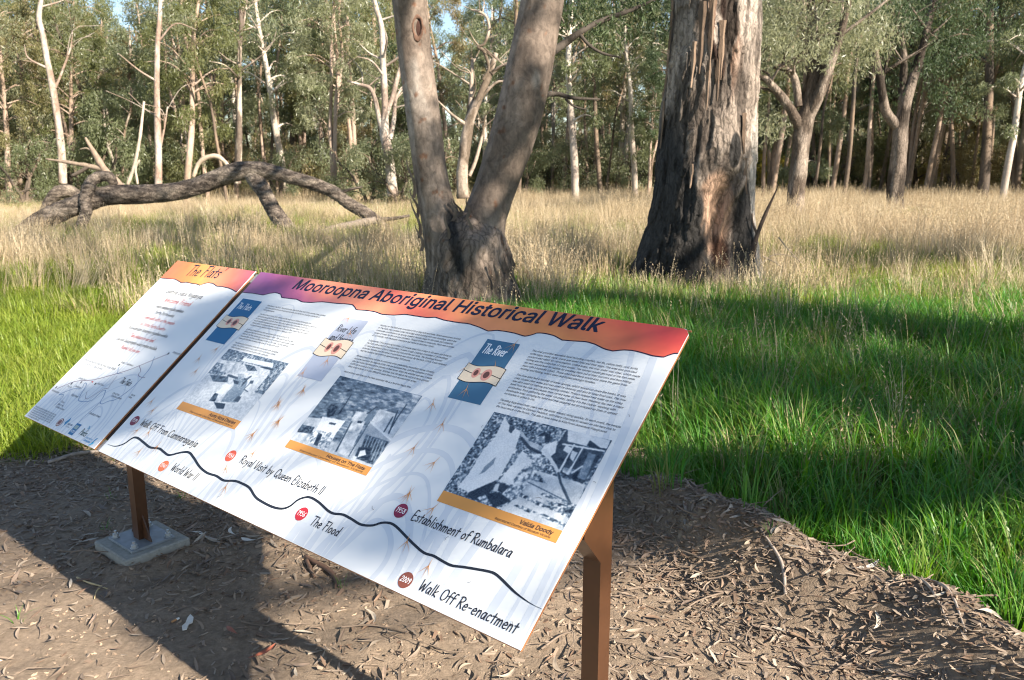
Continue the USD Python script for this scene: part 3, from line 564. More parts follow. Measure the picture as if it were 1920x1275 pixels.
def paint3(c, val, fill, stroke, g3):
    val[:] = .42 + 2.0 * (fbm(g3 * 220, 3, 8) - .5)
    fill([(860, 560), (1360, 700), (1300, 860), (1150, 1115), (600, 930), (700, 850)], .80, .22, 40)
    for k in range(26):
        x, y = 760 + 480 * ((k * .618) % 1), 780 + 300 * ((k * .414) % 1); fill([(x - 60, y - 6), (x, y - 16), (x + 70, y + 14), (x + 10, y + 18)], .42, 1.2, 220)
    fill([(860, 600), (950, 610), (1020, 700), (880, 660)], .35, 1.0, 200); fill([(1010, 840), (1180, 880), (1270, 900), (1230, 980), (1040, 890)], .35, 1.2, 200)
    fill([(560, 280), (640, 110), (700, 190), (790, 230), (750, 350), (700, 480), (590, 650), (520, 690), (330, 770), (225, 725), (330, 600), (450, 400)], .93, .06, 25)
    fill([(570, 455), (545, 520), (470, 590), (418, 615), (470, 540)], .52, .1); fill([(690, 180), (740, 200), (700, 250), (680, 230)], .12)
    fill([(790, 400), (900, 470), (860, 560), (760, 640), (700, 715), (595, 670), (690, 540)], .90, .12, 30); fill([(740, 380), (800, 400), (720, 520), (650, 600), (600, 640), (690, 480)], .55, 1.0, 180)
    fill([(860, 500), (940, 570), (850, 700), (740, 840), (640, 830), (590, 780), (700, 700), (760, 610)], .66, .9, 170)
    fill([(330, 770), (520, 685), (570, 700), (500, 790), (480, 870), (300, 810)], .05); fill([(590, 680), (690, 720), (620, 780), (560, 740)], .07); fill([(500, 780), (600, 770), (700, 850), (560, 905), (480, 860)], .05)
    fill([(400, 820), (470, 790), (540, 890), (480, 890)], .6, 1.0, 200); fill([(560, 700), (600, 690), (580, 765), (540, 760)], .8)
    fill([(1195, 220), (1120, 330), (1040, 480), (1120, 590), (1335, 700), (1530, 400), (1400, 330), (1210, 330)], .10, .15, 90)
    fill([(1205, 215), (1580, 310), (1550, 385), (1380, 365), (1200, 320)], .88, .1); fill([(1400, 310), (1500, 385), (1370, 360)], .08); fill([(1390, 420), (1450, 440), (1355, 665), (1285, 640)], .52, .25, 120)
    fill([(1190, 350), (1240, 380), (1210, 430), (1160, 400)], .9); fill([(1240, 400), (1290, 420), (1250, 500), (1220, 470)], .85); fill([(1170, 550), (1270, 570), (1210, 620), (1150, 590)], .7, .6, 200)
    for p in ([(1160, 345), (1520, 405)], [(1260, 350), (1120, 600)], [(1340, 370), (1200, 610)], [(1330, 540), (1240, 600)]): stroke(p, .005, .9)
    fill([(950, 260), (1000, 235), (1050, 265), (1050, 320), (990, 340), (940, 310)], .06); fill([(930, 280), (1000, 270), (1000, 330), (925, 330)], .60, .6, 200)
    fill([(1000, 350), (1110, 315), (1095, 420), (1030, 470), (950, 420)], .92, .1); fill([(775, 215), (810, 240), (850, 310), (980, 365), (960, 420), (860, 370), (790, 290)], .70, .2); stroke([(790, 290), (860, 375), (960, 425)], .008, .08)
    fill([(880, 430), (960, 430), (1000, 500), (930, 520), (830, 450)], .75, .8, 200); fill([(1000, 500), (1100, 560), (1060, 600), (960, 560)], .45, 1.2, 220)
    stroke([(1000, 400), (1090, 540), (1120, 600)], .009, .85); stroke([(1120, 600), (1140, 690), (1225, 870)], .006, .12); stroke([(850, 680), (1050, 780), (1220, 865)], .003, .3)
photo([(429.4, 654.4), (541.4, 681.3), (456, 787), (340.6, 755.7)], [(328.4, 766.7), (440.4, 805)], 1, paint1, 'Aunty Nora Charles', 'Reproduced Courtesy of Museum Victoria', 'blue toned print of a standing figure and two children before huts')
photo([(636.5, 705.5), (793.3, 741.6), (697.6, 876.5), (545.5, 824.7)], [(533.6, 838.8), (687.6, 892)], 2, paint2, 'Houses on The Flats', 'Reproduced Courtesy of Museum Victoria', 'blue toned print of a hut with a tall chimney under trees')
photo([(925, 772), (1143, 825), (1063, 992), (831, 925)], [(820, 941), (1042, 1017)], 3, paint3, 'Valda Doody', 'Reproduced Courtesy of Museum Victoria', 'blue toned print of a figure hanging white washing beside a tent')

# welcome panel: verses, map, logos
pr = Print(); RED = (.50, .05, .05)
for txt, a, b, col, h in (('Galnya Gaka Anganya', (309, 551), (379, 559), INK, .030), ('Welcome Friend', (305, 567), (357, 573), RED, .030), ('Galka yakapna ngulla yenbena', (290, 578), (344, 585), INK, .020), ('Yorta Yorta woka', (288, 589), (326, 594), INK, .020), ('Come walk with us the people', (266, 599), (328, 607), RED, .020), ('on Yorta Yorta Country', (261, 611), (310, 619), RED, .020), ('Nyuwandan baanga ngalaa woka', (239, 617), (314, 632), INK, .020), ('Take pleasure in our land', (241, 633), (289, 640), RED, .020), ('Galnya Dulunyagan woko mana mulala', (217, 638), (293, 656), INK, .020), ('Respect all you see', (224, 655), (262, 660), RED, .020)):
    a, b = uv(*a), uv(*b); b[1] = a[1] = (a[1] + b[1]) / 2; hand(pr, txt, a, b, h * .88, col, L3, pen=.10)
pr.put('verse_lettering', left)
zm = ((40, 660), 6.4); pr = Print(); GREY, BLUE = (.25, .18, .24), (.20, .30, .46)
pr.line(uvs([(430, 440), (600, 370), (700, 345), (860, 335), (1060, 285), (1280, 220), (1420, 165), (1600, 90), (1760, 25)], *zm), .0028, GREY, L2, 60)
pr.line(uvs([(1175, 180), (1150, 260), (1215, 262)], *zm), .002, BLUE, L2); pr.line(uvs([(1415, 165), (1435, 230), (1405, 270), (1430, 300), (1485, 305)], *zm), .0025, GREY, L2, 30)
pr.line(uvs([(400, 640), (470, 570), (510, 515), (460, 510), (620, 445), (720, 440), (760, 375), (780, 400), (690, 560), (720, 595), (820, 590), (880, 555), (960, 480), (1010, 460), (990, 530), (950, 600), (970, 625), (1050, 590), (1110, 580), (1200, 530), (1330, 430), (1430, 330), (1540, 200), (1600, 60)], *zm), .003, BLUE, L2, 140)
pr.line(uvs([(1150, 290), (1080, 380), (1040, 440), (1000, 440), (900, 500), (800, 560), (770, 550), (790, 480)], *zm), .0018, GREY, L2, 50); pr.line(uvs([(940, 610), (880, 670), (820, 720), (740, 790), (690, 850)], *zm), .0025, BLUE, L2, 30)
for x, y in ((420, 425), (605, 380), (720, 365), (890, 383), (1175, 157), (1765, 20)): o = uvs([(x, y)], *zm)[0]; pr.poly(shapely.box(o[0] - .004, o[1] - .005, o[0] + .004, o[1] + .005), INK, L2)
o = uvs([(850, 375), (870, 355), (845, 350)], *zm); pr.poly(o, (.6, .06, .05), L3); pr.put('map_drawing', left)
for txt, x, y, h in (('Mooroopna Aboriginal Historical Walk', 755, 100, .011), ('4.2km from here to end', 760, 150, .010), ('Water Treatment', 1190, 130, .009), ('Mooroopna', 360, 465, .009), ('The Tip', 545, 415, .008), ('Cemetery', 640, 415, .008), ('Caravan Park', 680, 315, .008), ('KidsTown', 910, 385, .008), ('Dog Pond', 595, 520, .009), ('Camp', 470, 600, .008), ('Site of the', 430, 630, .008), ('Goulburn River', 405, 660, .008), ('Site of the', 1090, 500, .008), ('Goulburn River', 1075, 530, .008), ('North', 1310, 520, .008), ('Flats', 1280, 545, .008), ('Goulburn River', 810, 740, .009), ('Shepparton', 1810, 12, .009)):
    pr = Print(); sans(pr, txt, uvs([(x, y)], *zm)[0], None, h, (.06, .07, .10), L2); pr.put('map_lettering', left)
pr = Print()
for k in range(6): a = uvs([(160 - 18 * k, 655 + 22 * k)], *zm)[0]; sans(pr, 'The words and artwork on this panel belong to the Yorta Yorta'[:(62 if k < 5 else 34)], a, a + (.20 if k < 5 else .11, 0), .007, (.06, .07, .10), L2)
pr.put('small_print', left); pr = Print()
hand(pr, 'The Flats', uvs([(1175, 370)], *zm)[0], uvs([(1300, 410)], *zm)[0] * (1, 0) + uvs([(1175, 370)], *zm)[0] * (0, 1), .026, INK, L2, pen=.09)
pr.put('map_lettering', left)
th = np.linspace(0, 2 * np.pi, 31)[:-1]; circ = np.column_stack([np.cos(th), np.sin(th)])
o = uvs([(463, 845)], *zm)[0]; pr = Print().poly(circ * .0185 + o, (.20, .07, .06), L2).poly(circ * .0150 + o, (.62, .50, .46), L3).poly(circ * .0105 + o, (.20, .07, .06), L4); pr.put('round_logo', left)
o = uvs([(540, 850)], *zm)[0]; pr = Print().poly(np.array([(-.004, -.03), (.0, -.012), (-.010, .0), (.002, .026), (.010, .012), (.004, -.01)]) + o, (.02, .22, .42), L2)
sans(pr, 'GREATER', o + (.014, -.004), o + (.052, -.004), .007, (.03, .08, .16), L2, bold=True); sans(pr, 'CITY COUNCIL', o + (.014, -.014), o + (.048, -.014), .005, (.03, .08, .16), L2); pr.put('leaf_logo', left)
o = uvs([(640, 930)], *zm)[0]; pr = Print().poly(shapely.box(o[0] - .018, o[1] - .024, o[0] + .018, o[1] + .026), (.015, .14, .32), L2).poly(shapely.box(o[0] - .013, o[1] + .002, o[0] + .013, o[1] + .018), (.30, .38, .36), L3); sans(pr, 'KIDS', o + (-.014, -.014), o + (.014, -.014), .010, (.7, .75, .8), L3, bold=True); pr.put('square_logo', left)
o = uvs([(690, 985)], *zm)[0]; pr = Print(); hand(pr, 'Parks', o, o + (.05, 0), .026, (.06, .10, .10), L2, pen=.11); hand(pr, 'The', o + (.018, .03), o + (.036, .03), .012, (.02, .3, .5), L2, pen=.12); pr.put('script_logo', left)
o = uvs([(770, 1030)], *zm)[0]; pr = Print(); sans(pr, 'Department of', o, o + (.05, 0), .007, (.02, .25, .5), L2); sans(pr, 'Communities', o + (.0, -.012), o + (.05, -.012), .008, (.02, .25, .5), L2, bold=True); pr.poly(np.array([(.058, -.016), (.066, .014), (.074, .018), (.068, -.002)]) + o, (.02, .25, .5), L2).poly(np.array([(.060, -.022), (.076, -.006), (.074, .0), (.056, -.016)]) + o, (.06, .45, .7), L3); pr.put('department_logo', left)

# steel: rail behind the gap, cross rails, two posts with raking arms, base plates, footings
def bar_uv(lo, hi, bev=.002):
    b = box(lo, hi, bev); return lay(b.vertices[:, :2], b.vertices[:, 2]), b.faces
obj('joint_rail', bar_uv((-.046, .050, -.030), (.009, .845, -.0095)), plain('dark_rail', (.028, .020, .016), rough=.5), sign)
obj('rail_end_cap', bar_uv((-.040, .846, -.026), (.003, .895, -.010)), M_plate, sign); obj('rail_end_cap', bar_uv((-.040, .004, -.026), (.003, .048, -.010)), M_galv, sign)
for vv in (.20, .62): obj('cross_rail', bar_uv((-GAP - LW + .06, vv, -.060), (SW - .0485, vv + .04, -.0305)), M_steel, sign)
def post(u0, u1, n0, n1):
    pl = lambda nn: B0[2] + nn / ct * st - .0105 / ct                # underside of the panels above the point n
    na = n0 - .069; zk = pl(n0) - .150
    prof = Polygon([(n0, .012), (n1, .012), (n1, pl(n1)), (na, pl(na)), (na, pl(na) - .012), (n0, zk)])
    m = trimesh.creation.extrude_polygon(prof, u1 - u0, engine='earcut')
    v = m.vertices; pts = np.column_stack([u0 + v[:, 2], v[:, 0], v[:, 1]])
    o = obj('post', (pts, m.faces[:, ::-1]), M_steel, sign)
    uc, nc = (u0 + u1) / 2, (n0 + n1) / 2
    for s in (-1, 1):                                                # web plates at the foot
        g = trimesh.creation.extrude_polygon(Polygon([(0, .012), (s * .062, .012), (0, .115)] if s > 0 else [(0, .012), (0, .115), (s * .062, .012)]), .006, engine='earcut'); gv = g.vertices
        obj('foot_web', (np.column_stack([(u1 if s > 0 else u0) + gv[:, 0], nc - .003 + gv[:, 2], gv[:, 1] + .046]), g.faces), M_steel, sign)
    obj('base_plate', box((uc - .105, nc - .095, .046), (uc + .105, nc + .095, .057), .001), M_plate, sign)
    f = obj('concrete_footing', box((uc - .145, nc - .14, -.08), (uc + .145, nc + .14, .045), .006), M_conc, sign)
    for a in (-1, 1):
        for b in (-1, 1):
            x, y = uc + a * .083, nc + b * .073
            w1 = trimesh.creation.cylinder(.016, .003, sections=20); w1.apply_translation((x, y, .0590))
            h1 = trimesh.creation.cylinder(.0125, .013, sections=6); h1.apply_translation((x, y, .0668))
            s1 = trimesh.creation.cylinder(.006, .014, sections=10); s1.apply_translation((x, y, .080))
            obj('anchor_bolt', trimesh.util.concatenate([w1, h1, s1]), M_galv, sign)
    return o
post(-.466, -.418, .297, .345); post(SW - .0475, SW + .0005, .297, .345)
# ================================================================ trees close by
def leaves(mb, centres, radii, per, ln=(.10, .17), wd=(.018, .03), r=None, droop=.75, flat=.8):
    """drooping narrow gum leaves scattered in clumps: two triangles each"""
    r = r or rng; C = np.repeat(np.asarray(centres, float), per, axis=0); R = np.repeat(np.broadcast_to(radii, (len(centres),)), per)[:, None]; n = len(C)
    g = r.normal(size=(n, 3)); g /= np.linalg.norm(g, axis=1, keepdims=True); P = C + g * R * (r.random((n, 1)) ** .45) * np.array([1, 1, flat])
    d = r.normal(size=(n, 3)) * .75; d[:, 2] -= droop * 1.2; d /= np.linalg.norm(d, axis=1, keepdims=True)
    sd = np.cross(d, r.normal(size=(n, 3))); sd /= np.linalg.norm(sd, axis=1, keepdims=True) + 1e-9
    L = r.uniform(*ln, (n, 1)); Wd = r.uniform(*wd, (n, 1)) / 2; nrm = np.cross(d, sd)
    m = P + d * L * .45 + nrm * L * .06
    v = np.stack([P, m + sd * Wd, P + d * L, m - sd * Wd], 1).reshape(-1, 3); k = np.arange(n)[:, None] * 4
    mb.add(v, np.vstack([k + [0, 1, 2], k + [0, 2, 3]])); return mb

CREAM, PINK, BROWN, GREYB, CHAR, PALE = map(np.array, ((.46, .41, .35), (.34, .28, .235), (.20, .145, .105), (.27, .235, .20), (.028, .026, .025), (.50, .48, .44)))
def mixc(a, b, k): return a + (b - a) * np.asarray(k)[..., None]

# -- the forked gum in the middle
fork = thing('forked_gum_tree', 'thick smooth barked gum trunk forking in two directly behind the sign', 'tree', (0, 0, 0))
FY = 8.9
def stem_disp(P, th, s, R):
    return R * .10 * (fbm(P * np.array([1.6, 1.6, .8]), 3, 21) - .5) + .075 * (fbm(P * np.array([12, 12, 3.0]), 4, 22) - .5) * ss(1.5 - P[..., 2], 0, .9) + .006 * (fbm(P * np.array([16, 16, 9]), 3, 23) - .5)
def stem_col(P, th, s, dr):
    z = P[..., 2]; m = fbm(P * np.array([2.4, 2.4, 1.3]), 4, 24); f = fbm(P * np.array([11, 11, 8]), 3, 25)
    c = mixc(np.array([.155, .120, .097]), np.array([.235, .188, .155]), ss(m, .35, .65))
    c = mixc(c, PALE * .72, ss(fbm(P * np.array([2.0, 2.0, .8]), 3, 26), .60, .66) * ss(z, 1.9, 3.2))
    c = mixc(c, np.array([.15, .075, .045]), ss(f, .68, .76) * .8)
    low = ss(1.02 + 1.5 * (fbm(P * np.array([4, 4, 1.2]), 4, 27) - .5) - z, -.05, .45)
    rough = mixc(np.array([.090, .070, .055]), np.array([.215, .172, .138]), ss(fbm(P * np.array([18, 18, 4]), 4, 28), .36, .64)); crotch = np.exp(-(((P[..., 0] - gz[0] + .10 + .22 * (z - .6)) / .10) ** 2 + ((z - .85) / .50) ** 2)); rough = mixc(rough, CHAR, ss(crotch + 1.1 * (m - .5), .45, .7)); c = mixc(c, CHAR * 1.5, ss(crotch + .5 * (m - .5), .5, .75))
    return mixc(c, rough * .75 + c * .25, low)
def p3(*rows): return [(*at(px, py, y), r) for px, py, y, r in rows]
def split4(rows): a = np.array(rows, float); return a[:, :3], a[:, 3]
mb = MB()
gz = at(885, 600, FY)
lst = p3((880, 640, FY, .50), (874, 565, FY, .40), (850, 490, FY, .30), (832, 425, FY, .235), (817, 376, FY, .198), (805, 306, FY, .180), (796, 235, FY, .182), (783, 141, FY, .178), (772, 47, FY, .176), (760, -70, FY - .1, .17), (735, -260, FY - .3, .15), (700, -480, FY - .3, .12))
rst = p3((892, 640, FY + .05, .50), (893, 565, FY + .05, .41), (896, 490, FY + .05, .29), (905, 423, FY + .05, .25), (920, 376, FY + .08, .235), (937, 329, FY + .1, .235), (968, 235, FY + .1, .248), (990, 141, FY + .1, .245), (1009, 47, FY + .15, .232), (1035, -90, FY + .2, .225), (1080, -280, FY + .4, .19), (1120, -520, FY + .6, .15))
for rows in (lst, rst):
    pp, rr = split4(rows); pp[0, 2] = -.25
    mb.add(*tube(pp, rr, 84, 330, stem_disp, stem_col))
# flared foot with buttress roots
def foot_disp(P, th, s, R): return R * (.16 * np.sin(th * 4 + 1) * (1 - s) ** 1.5 + .05 * np.sin(th * 7 + 2)) + stem_disp(P, th, s, R) * 1.4
pp, rr = split4([(gz[0], FY, -.3, .70), (gz[0], FY, .05, .60), (gz[0] - .01, FY, .35, .475), (gz[0] - .02, FY, .8, .42), (gz[0] - .03, FY, 1.02, .30), (gz[0] - .03, FY, 1.16, .12)])
mf = MB(); mf.add(*tube(pp, rr, 150, 150, foot_disp, stem_col))
obj('trunk', mb.out(), M_stem, fork, smooth=True, cd=mb.col())
obj('stump', mf.out(), M_flaky, fork, smooth=True, cd=mf.col())
# peeling bark strips and stubs round the crotch
for px, py, y, l, lean in ((786, 425, FY - .1, .42, -.05), (790, 455, FY - .1, .30, -.03), (775, 350, FY - .08, .40, -.03), (782, 392, FY - .1, .30, -.04), (872, 400, FY - .2, .24, .05), (862, 396, FY - .15, .18, -.04), (955, 500, FY - .2, .20, .06), (945, 512, FY - .25, .26, .04), (848, 402, FY - .2, .24, .03), (836, 440, FY - .3, .30, .02), (925, 525, FY - .42, .3, .04), (878, 430, FY - .3, .25, .02)):
    o = at(px, py, y); n = 7; t = np.linspace(0, 1, n); w_ = .016 * (1 - t ** 2) + .004
    c = o + np.column_stack([lean * t + .03 * np.sin(t * 5), -.05 * t, l * t - l * .3]); v = np.vstack([c - np.column_stack([w_, 0 * w_, 0 * w_]), c + np.column_stack([w_, -.02 + 0 * w_, 0 * w_]), c + np.column_stack([0 * w_, .018 + 0 * w_, 0 * w_])]); k = np.arange(n - 1)
    f = np.vstack([np.stack([k + a * n, k + 1 + a * n, k + 1 + b * n, k + b * n], -1) for a, b in ((0, 1), (1, 2), (2, 0))])
    obj('bark_strip', (v, f), M_bark, fork, cd=np.tile([.13, .10, .08], (len(v), 1)))
# branch scar on the left stem
o = at(783, 52, FY - .17); m = trimesh.creation.torus(.075, .017, major_sections=24, minor_sections=10); m.apply_scale((.75, 1, 1.0)); v = np.array(m.vertices)[:, [0, 2, 1]] * (.85, .5, 1.5); v = v * (1 + .5 * (fbm(v * 14 + 3, 3, 4)[:, None] - .5)) + o
obj('branch_scar', (v, m.faces), M_bark, fork, smooth=True, cd=np.tile([.12, .070, .050], (len(v), 1)) * (.6 + .9 * fbm(v * 30, 2, 3)[:, None]))
m = trimesh.creation.icosphere(2, .07); obj('branch_scar', (np.array(m.vertices) * (.85, .25, 1.45) + o + (0, .02, 0), m.faces), M_bark, fork, smooth=True, cd=np.tile([.055, .028, .022], (len(m.vertices), 1)))
def limb(parent, rows, sides=10, n=26, col=(.06, .05, .042), name='limb'):
    pp, rr = split4(rows); v, f, c = tube(pp, rr, sides, n, lambda P, th, s, R: R * .5 * (fbm(P * 6, 2, 33) - .5)); return obj(name, (v, f), M_bark, parent, smooth=True, cd=c * np.array(col))
LB = FY + 1.6
limb(fork, p3((985, 130, FY + .2, .08), (1045, 92, LB, .050), (1085, 62, LB, .042), (1125, 40, LB + .2, .034), (1175, 22, LB + .3, .026), (1232, -2, LB + .4, .015)))
limb(fork, p3((975, 215, FY + .3, .06), (1030, 176, LB, .032), (1075, 184, LB, .026), (1125, 186, LB + .1, .010)), 8, 20)
limb(fork, p3((1085, 62, LB, .025), (1105, 85, LB, .02), (1130, 100, LB, .018), (1165, 108, LB, .010)), 7, 14); limb(fork, p3((1060, 185, LB, .018), (1078, 200, LB, .012), (1100, 205, LB, .01)), 6, 10)
mb = MB(); cs = [at(px, py, LB + dy) for px, py, dy in ((1070, 20, .2), (1110, 5, .4), (1160, -5, .6), (1200, 10, .5), (1040, -20, .5), (1140, 60, .3), (1090, -40, .8), (1215, 45, .4))]
leaves(mb, cs, .34, 190, (.09, .15), (.016, .026)); obj('foliage', mb.out(), M_leaf[2], fork)
top = [np.array(lst[-1][:3]), np.array(rst[-1][:3])]; mb = MB(); cs = np.concatenate([t + rng.normal(size=(38, 3)) * (1.9, 1.9, 1.0) + (0, .8, 1.2) for t in top])
for c in cs[::4]: t = top[0] if np.linalg.norm(c - top[0]) < np.linalg.norm(c - top[1]) else top[1]; limb(fork, [(*t, .07), (*((t + c) / 2 + (0, 0, .25)), .05), (*c, .015)], 6, 8)
leaves(mb, cs, .75, 150, (.10, .17), (.02, .03)); obj('crown', mb.out(), M_leaf[0], fork)

# -- the massive fire-scarred gum
BY = 11.0; big = thing('burnt_gum_tree', 'massive old gum trunk with black fire scars and a hollow at its base', 'tree', (0, 0, 0))
bx = [(1303, 560, .86), (1306, 530, .83), (1311, 480, .76), (1316, 420, .70), (1321, 350, .655), (1327, 260, .625), (1333, 150, .59), (1339, 50, .565), (1342, -40, .55), (1348, -200, .52), (1356, -420, .47), (1362, -640, .40)]
rows = p3(*[(a, b, BY, c) for a, b, c in bx]); pp, rr = split4(rows); pp[0, 2] = -.3
# angle th in the tube's frame -> horizontal position across the face seen from the front
def face(P, R):
    cx = np.interp(P[..., 2], pp[:, 2], pp[:, 0]); return (P[..., 0] - cx) / R, (P[..., 1] - BY) / R       # across (-1..1), depth
def hollow(a, z): return np.exp(-(((a - .18 - .12 * (z - 1.0)) / .36) ** 2 + ((z - 1.02) / .58) ** 2))
def big_disp(P, th, s, R):
    a, dpt = face(P, R); z = P[..., 2]; front = ss(-dpt, .0, .5)
    fl = R * (.13 * np.sin(th * 3 + .6) + .09 * np.sin(th * 5 + 2.0)) * ss(1.5 - z, 0, 1.6)
    pl = fbm(P * np.array([5.0, 5.0, 1.5]), 4, 51); plate = ss(pl, .47, .49) * .017 + ss(pl, .57, .585) * .016
    crack = -.024 * ss(fbm(P * np.array([9, 9, .8]), 3, 52), .60, .70)
    smooth_zone = ss(np.exp(-(((a - .20) / .36) ** 2 + ((z - 1.0) / .8) ** 2)) + .9 * ss(a, .5, .75) * ss(1.9 - z, 0, .4) * (dpt < .3), .35, .6)
    h = hollow(a, z) * front
    lip = np.exp(-((np.abs(a - .12 - .40 * (z - .55)) / .07) ** 2)) * ss(z, .25, .5) * ss(1.6 - z, 0, .3) * front * .10
    rip = .03 * ss(fbm(P * np.array([9, 9, 1.4]), 3, 55), .45, .6) * np.exp(-(((a + .02) / .35) ** 2 + ((z - 3.35) / .75) ** 2)) * front
    return fl + (plate + crack) * (1 - smooth_zone) - .24 * ss(h, .2, .95) + lip + rip + .02 * (fbm(P * 8, 3, 53) - .5) + R * .06 * (fbm(P * 1.3, 2, 54) - .5)
def big_col(P, th, s, dr):
    R = np.interp(P[..., 2], pp[:, 2], rr); a, dpt = face(P, R); z = P[..., 2]
    pl = fbm(P * np.array([5.0, 5.0, 1.5]), 4, 51); m = fbm(P * np.array([3, 3, 1]), 4, 57)
    c = mixc(np.array([.115, .092, .077]), np.array([.265, .215, .178]), ss(pl, .43, .58)); c = mixc(c, np.array([.34, .285, .245]), ss(m, .50, .68) * .8)
    up = ss(z, 2.6, 3.8); c = mixc(c, np.array([.37, .31, .265]), up * ss(m + .25 * ss(a, -.1, .4), .42, .62))
    c = mixc(c, np.array([.30, .115, .045]), ss(fbm(P * np.array([9, 9, 1.4]), 3, 55), .52, .6) * np.exp(-(((a + .02) / .30) ** 2 + ((z - 3.35) / .65) ** 2)) * ss(-dpt, 0, .4))
    c = mixc(c, np.array([.030, .018, .014]), ss(.515 - fbm(P * np.array([8, 8, 1.1]), 3, 56), 0, .03) * ss(np.exp(-(((a + .02) / .36) ** 2 + ((z - 3.3) / .6) ** 2)), .3, .6) * ss(-dpt, 0, .4))
    crk = ss(fbm(P * np.array([9, 9, .8]), 3, 52), .58, .66); c = mixc(c, np.array([.045, .036, .03]), crk * .7)
    nz = fbm(P * np.array([3.2, 3.2, 1.0]), 4, 58) - .5; n2 = fbm(P * np.array([10, 10, 2.2]), 3, 59) - .5
    left_char = ss(-.58 + .45 * (1 - ss(z, .0, 2.6)) - a + .6 * nz + .3 * n2, -.05, .10) * ss(2.5 - z + nz * 1.2, 0, .6)
    right_char = np.exp(-(((a - .54 - .04 * z) / .22) ** 2 + ((z - .70) / .80) ** 2)); right_char = ss(right_char + .5 * nz + .25 * n2, .32, .45) * (1 - ss(a, .72, .80))
    base_char = ss(.34 + .45 * nz + .3 * n2 - z, 0, .12) * ss(-a, -.35, .2) * .9
    band = np.exp(-(((a - .33) / .16) ** 2 + ((z - 1.85) / .30) ** 2)); band = ss(band + .5 * nz, .5, .6)
    tan_ = np.exp(-(((a - .02) / .36) ** 2 + ((z - 1.08) / .48) ** 2)); c = mixc(c, np.array([.36, .235, .165]), ss(tan_ + .3 * nz, .24, .44) * ss(-dpt, 0, .3))
    c = mixc(c, np.array([.10, .052, .034]), ss(np.exp(-(((a - .16) / .2) ** 2 + ((z - .55) / .3) ** 2)), .3, .8) * ss(-dpt, 0, .3))
    c = mixc(c, np.array([.40, .355, .31]), ss(a + .1 * nz, .68, .76) * ss(2.2 - z + nz, 0, .3) * ss(.5 - dpt, 0, .4))
    ch = np.clip(np.maximum.reduce([left_char, right_char * ss(-dpt, -.3, .1), base_char, band * ss(-dpt, 0, .3)]), 0, 1)
    return mixc(c, CHAR * (1 + 1.2 * (n2[..., None] + .2)), ch)
v, f, c = tube(pp, rr, 300, 640, big_disp, big_col); obj('trunk', (v, f), M_flaky, big, smooth=True, cd=c)
# loose bark slabs hanging off the upper trunk
for k, (px, py, l, w_) in enumerate(((1318, 70, .85, .07), (1335, 55, .95, .06), (1352, 95, .7, .06), (1305, 120, .55, .05), (1345, 150, .5, .05), (1328, 160, .6, .045), (1266, 40, .7, .06), (1262, 130, .6, .05), (1395, 250, .5, .05), (1398, 330, .45, .05), (1250, 230, .6, .05), (1300, 330, .3, .04))):
    z = at(px, py, BY)[2]; R = np.interp(z, pp[:, 2], rr); cx = np.interp(z, pp[:, 2], pp[:, 0]); xx = at(px, py, BY - R)[0]; a = np.clip((xx - cx) / R, -.98, .98); n = 8; t = np.linspace(0, 1, n)
    z = at(px, py, BY - R)[2]; out = R * 1.015 + .012 + .05 * t ** 2 * (1 if k % 2 else .5); th = math.asin(a); dirn = np.array([math.sin(th), -math.cos(th), 0]); tg = np.array([math.cos(th), math.sin(th), 0])
    cen = np.column_stack([cx + dirn[0] * out, BY + dirn[1] * out, z + l * .5 - l * t]); ww = (w_ * (1 - .75 * t ** 2) * (1 + .25 * np.sin(t * 11 + k)))[:, None] * tg / 1.6
    v = np.vstack([cen - ww, cen + ww, cen + dirn * .016 + ww * .3]); kk = np.arange(n - 1); f = np.vstack([np.stack([kk + q0 * n, kk + 1 + q0 * n, kk + 1 + q1 * n, kk + q1 * n], -1) for q0, q1 in ((0, 1), (1, 2), (2, 0))])
    obj('bark_slab', (v, f), M_bark, big, cd=np.tile(np.array([.23, .16, .115]) * (.5 + .5 * ((k * 5) % 4) / 3), (len(v), 1)))
tp = pp[-1]; mb = MB(); cs = tp + rng.normal(size=(60, 3)) * (2.6, 2.6, 1.5) + (0, 0, 2.0)
for c_ in cs[::4]: limb(big, [(*tp, .13), (*((tp + c_) / 2 + (0, 0, .3)), .08), (*c_, .02)], 7, 9)
leaves(mb, cs, .9, 150, (.10, .17), (.02, .03)); obj('crown', mb.out(), M_leaf[0], big)

# -- dead stick leaning beside the burnt gum, with pale twigs round it
o = thing('dead_sapling', 'dark dead stick leaning out of the grass at the right of the burnt trunk', 'branch')
limb(o, p3((1412, 545, 10.4, .045), (1412, 480, 10.4, .040), (1420, 440, 10.4, .030), (1438, 395, 10.4, .022), (1452, 365, 10.4, .012), (1460, 345, 10.4, .005)), 8, 16, (.075, .055, .045), 'stem')
limb(o, p3((1420, 440, 10.4, .02), (1412, 420, 10.4, .014), (1410, 400, 10.4, .008)), 6, 8, (.075, .055, .045), 'twig')
for k, pth in enumerate((((1425, 500), (1450, 478), (1490, 482), (1498, 500)), ((1430, 480), (1465, 500), (1482, 528)), ((1415, 520), (1440, 540), (1470, 545)), ((1460, 445), (1480, 470), (1505, 495)))):
    t_ = thing('dry_twig', ('pale dry twig arching over the grass right of the burnt trunk', 'pale dry twig slanting down right of the burnt trunk', 'dark thin twig low in the grass right of the burnt trunk', 'pale straight twig above the others right of the burnt trunk')[k], 'twig')
    limb(t_, [(*at(x, y, 10.1), .010 - .002 * i) for i, (x, y) in enumerate(pth)], 6, 12, (.34, .27, .2) if k != 2 else (.08, .06, .05), 'stem')

